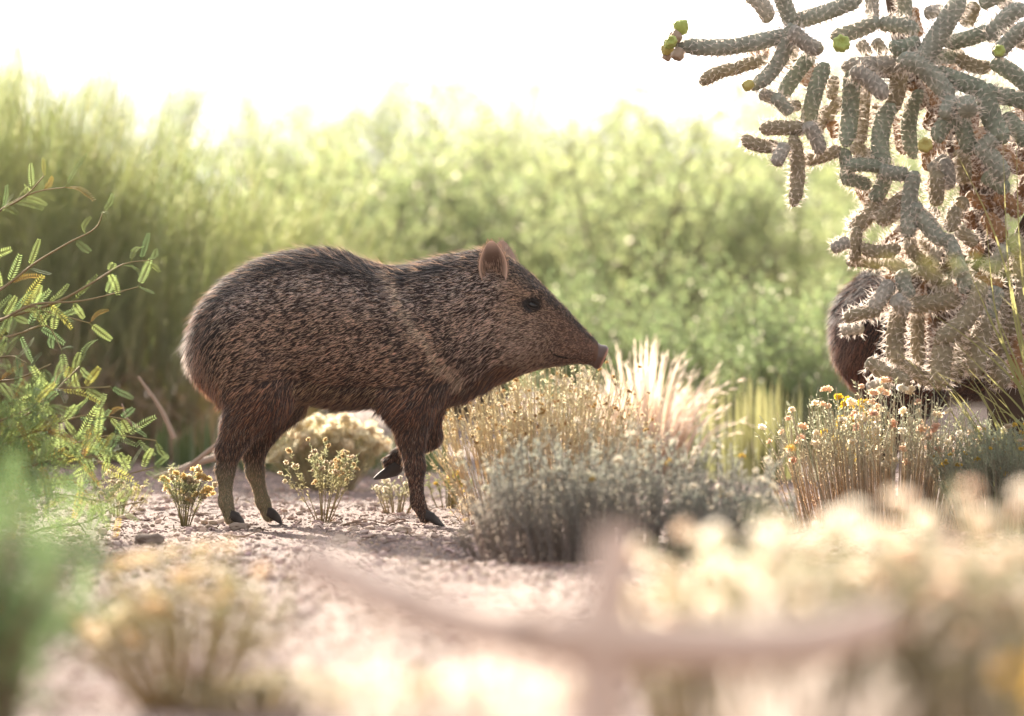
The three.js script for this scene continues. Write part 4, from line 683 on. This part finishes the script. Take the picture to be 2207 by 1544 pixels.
{
  const F = (x, y, d) => at(x / 1.8167, 350 + y / 1.8167, d), base = floorAt(-190, 14.4), br = [], r = rng(800);
  const L = [
    [14.9, [-150, 590], [0, 500], [130, 400], [260, 320], [380, 250], [402, 195]], [14.8, [-150, 280], [0, 190], [100, 130], [170, 55]], [14.85, [0, 190], [130, 120], [255, 98]], [14.75, [-150, 660], [0, 620], [120, 560], [300, 545], [420, 520], [540, 488]], [14.8, [240, 540], [380, 460], [480, 400], [590, 382]],
    [14.7, [-150, 720], [0, 690], [90, 665], [180, 640], [240, 735]], [14.75, [100, 570], [200, 590], [350, 630]], [14.6, [-150, 1000], [0, 955], [110, 920], [220, 890], [430, 880]], [14.65, [-100, 880], [60, 850], [200, 790]], [14.6, [-100, 820], [40, 760], [100, 785]],
    [14.7, [60, 1080], [200, 1030], [340, 990], [510, 1010]], [14.7, [150, 960], [260, 850], [310, 800]], [14.6, [120, 1160], [300, 1100], [440, 1070], [610, 1090]], [14.5, [0, 1300], [200, 1260], [380, 1250], [600, 1195]], [14.55, [150, 1440], [320, 1415], [450, 1350], [560, 1330]],
    [14.4, [-100, 1130], [60, 1080], [180, 1050], [300, 1090]], [14.4, [-100, 1250], [80, 1200], [250, 1160], [420, 1150]], [14.35, [-60, 1050], [80, 980], [170, 930]], [14.3, [-100, 1380], [60, 1330], [220, 1300], [400, 1330]], [14.3, [-60, 1200], [60, 1130], [130, 1060]], [14.2, [-60, 1320], [40, 1220], [150, 1180]],
  ];
  L.forEach(([d, ...p], k) => br.push({ pts: [V(base.x + r() * 0.08, base.y + 0.05, base.z), ...(p[0][0] < 0 ? [] : [F(-120, p[0][1] + 150, d)]), ...p.map(([x, y], i) => F(x, y, d + 0.1 * Math.sin(i + k)))], r0: k < 10 ? 0.0042 : 0.0036, bare: 0.42 }));
  for (let k = 0; k < 22; k++) { const d = 14.3 + r() * 0.9, e = at(-560 + r() * 520, 480 + r() * 420, d); br.push({ pts: [V(base.x + r() * 0.1 - 0.05, base.y, base.z), V(lerp(base.x, e.x, 0.5), e.y * 0.6, lerp(base.z, e.z, 0.4)), e], r0: 0.005, bare: 0.3 }); }
  leafyShrub('acacia_shrub', base, 'green acacia-like shrub whose feathery leafy branches reach in from the left', br, 801, [0, 0, 0, 0, 1, 1, 1, 2, 2, 0, 1, 3, 0, 1, 4], 1.0, 0.012, 300, { n: 3400, from: 0.3, far: 0.07, low: 0.38 });
}
{ // a nearer shrub of the same sort, quite out of focus, in the lower left corner
  const base = floorAt(-60, 8.4), br = [], r = rng(810);
  for (let k = 0; k < 26; k++) { const px = -120 + r() * 330, py = 960 + r() * 330 + Math.max(0, px) * 0.6, d = 8.1 + r() * 0.5, e = at(px, py, d); br.push({ pts: [V(base.x + (r() - 0.5) * 0.1, base.y, base.z + (r() - 0.5) * 0.1), V(lerp(base.x, e.x, 0.5), lerp(base.y, e.y, 0.65), lerp(base.z, e.z, 0.4)), e], r0: 0.004, bare: 0.2 }); }
  leafyShrub('leafy_shrub', base, 'dark green leafy shrub, very blurred, in the lower left corner', br, 811, [5, 5, 2, 5], 0.85, 0.015, 220, { n: 320, from: 0.3, far: 0.08, low: 0 });
}
{ // out-of-focus leafy twig across the cactus
  const base = floorAt(2330, 10.5), b = [{ pts: [base.clone(), at(2330, 800, 10.5), at(2230, 600, 10.5), at(2080, 585, 10.5), at(1900, 590, 10.5)], r0: 0.003, bare: 0.72 }, { pts: [base.clone(), at(2320, 820, 10.5), at(2240, 640, 10.5), at(2190, 540, 10.5)], r0: 0.003, bare: 0.85 }];
  leafyShrub('leafy_twig', base, 'blurred pale leafy twig crossing in front of the cactus', b, 820, [3, 0], 0.5, 0.022, 40);
}

// out-of-focus shrubs near the lens
flowerShrub({ pos: floorAt(390, 9.25), h: 0.205, rx: 0.16, rz: 0.12, stems: 75, foot: 0.2, seed: 101, label: 'blurred tan shrub with few cream heads in the left foreground', leaf: [0.34, 0.33, 0.17], stem: [0.3, 0.21, 0.11], heads: [[0.9, 0.8, 0.62], [0.8, 0.62, 0.4]], headR: 0.0095, headShare: 0.35, maxHeads: 60, leaves: 16, upright: 0.3, thick: 1.2 });
flowerShrub({ pos: floorAt(-20, 8.8), h: 0.2, rx: 0.06, rz: 0.08, stems: 40, seed: 102, label: 'blurred plant with yellowish cream heads at the lower left edge', leaf: [0.3, 0.27, 0.12], stem: [0.24, 0.16, 0.08], heads: [cream, [0.64, 0.46, 0.16]], headR: 0.0115, headShare: 0.6, maxHeads: 60 });
const fore = { leaf: [0.4, 0.41, 0.25], stem: [0.42, 0.33, 0.22], heads: [[0.93, 0.88, 0.77], [0.94, 0.91, 0.84], [0.9, 0.78, 0.66], [0.93, 0.87, 0.74]], headR: 0.0125, maxHeads: 130, leaves: 26, thick: 1.1, florets: 2, hvar: 0.55, side: 3 };
flowerShrub({ ...fore, pos: floorAt(1520, 8.3), h: 0.262, rx: 0.12, rz: 0.16, stems: 80, seed: 111, headShare: 0.95, label: 'blurred cream flower shrub before the dark grey shrub' });
flowerShrub({ ...fore, pos: floorAt(1800, 8.1), h: 0.312, rx: 0.14, rz: 0.18, stems: 100, seed: 112, headShare: 0.95, label: 'blurred cream flower shrub in the middle of the right foreground' });
flowerShrub({ ...fore, pos: floorAt(2090, 8.0), h: 0.325, rx: 0.14, rz: 0.18, stems: 100, seed: 113, headShare: 0.95, label: 'blurred pinkish cream flower shrub in the lower right corner', heads: [[0.93, 0.87, 0.78], [0.92, 0.76, 0.64], [0.93, 0.86, 0.76]] });
flowerShrub({ ...fore, pos: floorAt(2400, 6.2), h: 0.29, rx: 0.07, rz: 0.08, stems: 60, seed: 114, headShare: 0.5, label: 'very blurred shrub with bright yellow flowers at the right bottom corner', heads: [[0.75, 0.5, 0.06], [0.7, 0.48, 0.1]], leaf: [0.28, 0.26, 0.1] });
flowerShrub({ ...fore, pos: floorAt(980, 8.9), h: 0.07, rx: 0.2, rz: 0.1, stems: 70, seed: 115, headShare: 0.25, headR: 0.006, label: 'low blurred dry plants along the bottom edge under the dead branch', leaf: [0.33, 0.28, 0.13] });
flowerShrub({ ...fore, pos: floorAt(560, 9.2), h: 0.06, rx: 0.14, rz: 0.1, stems: 50, seed: 116, headShare: 0.2, headR: 0.006, label: 'low blurred dry plants at the bottom edge right of the tan shrub', leaf: [0.33, 0.3, 0.15] });
{ // dead branch, crosswise, nearest to the lens
  const d = 6.6, base = floorAt(1285, d), t = thing('dead_branch', base, 'very blurred bare cross-shaped dead branch in the near foreground', 'branch'), m = new MB();
  const line = (pts, r0, r1) => { const c = new THREE.CatmullRomCurve3(pts.map((p) => p.clone().sub(base))).getPoints(24); m.tube(c, c.map((_, k) => lerp(r0, r1, k / 24) * (1 + 0.1 * n3(k * 0.6, r0 * 500))), 9, [0.6, 0.46, 0.37], [0.66, 0.52, 0.43]); };
  line([base, at(1290, 1750, d), at(1292, 1500, d), at(1300, 1390, d), at(1312, 1290, d), at(1325, 1200, d), at(1332, 1140, d)], 0.03, 0.018);
  line([at(1300, 1385, d), at(1180, 1372, d), at(1000, 1338, d + 0.1), at(850, 1290, d + 0.15), at(660, 1205, d + 0.2)], 0.028, 0.018);
  line([at(1300, 1390, d), at(1450, 1392, d), at(1620, 1394, d), at(1780, 1380, d), at(1930, 1335, d)], 0.028, 0.019);
  add(t, 'limb', m.geo(), M.wood);
  grass({ name: 'dry_grass', pos: floorAt(1150, 7), n: 70, h: 0.31, spread: 0.1, wid: 0.002, c0: [0.5, 0.4, 0.33], c1: [0.7, 0.62, 0.56], label: 'pale wispy dry grass, very blurred, behind the dead branch', seed: 121, base: 0.06, plume: 10 });
  grass({ name: 'dry_grass', pos: floorAt(820, 7), n: 50, h: 0.36, spread: 0.09, wid: 0.002, c0: [0.5, 0.42, 0.36], c1: [0.68, 0.61, 0.55], label: 'thin pale dry grass, very blurred, over the left arm of the dead branch', seed: 122, base: 0.05, plume: 5 });
  grass({ name: 'dry_grass', pos: floorAt(1700, 7), n: 45, h: 0.33, spread: 0.12, wid: 0.0025, c0: [0.5, 0.42, 0.36], c1: [0.68, 0.61, 0.55], label: 'thin pale dry grass, very blurred, over the right arm of the dead branch', seed: 123, base: 0.07, plume: 6 });
}

renderer.render(scene, camera);
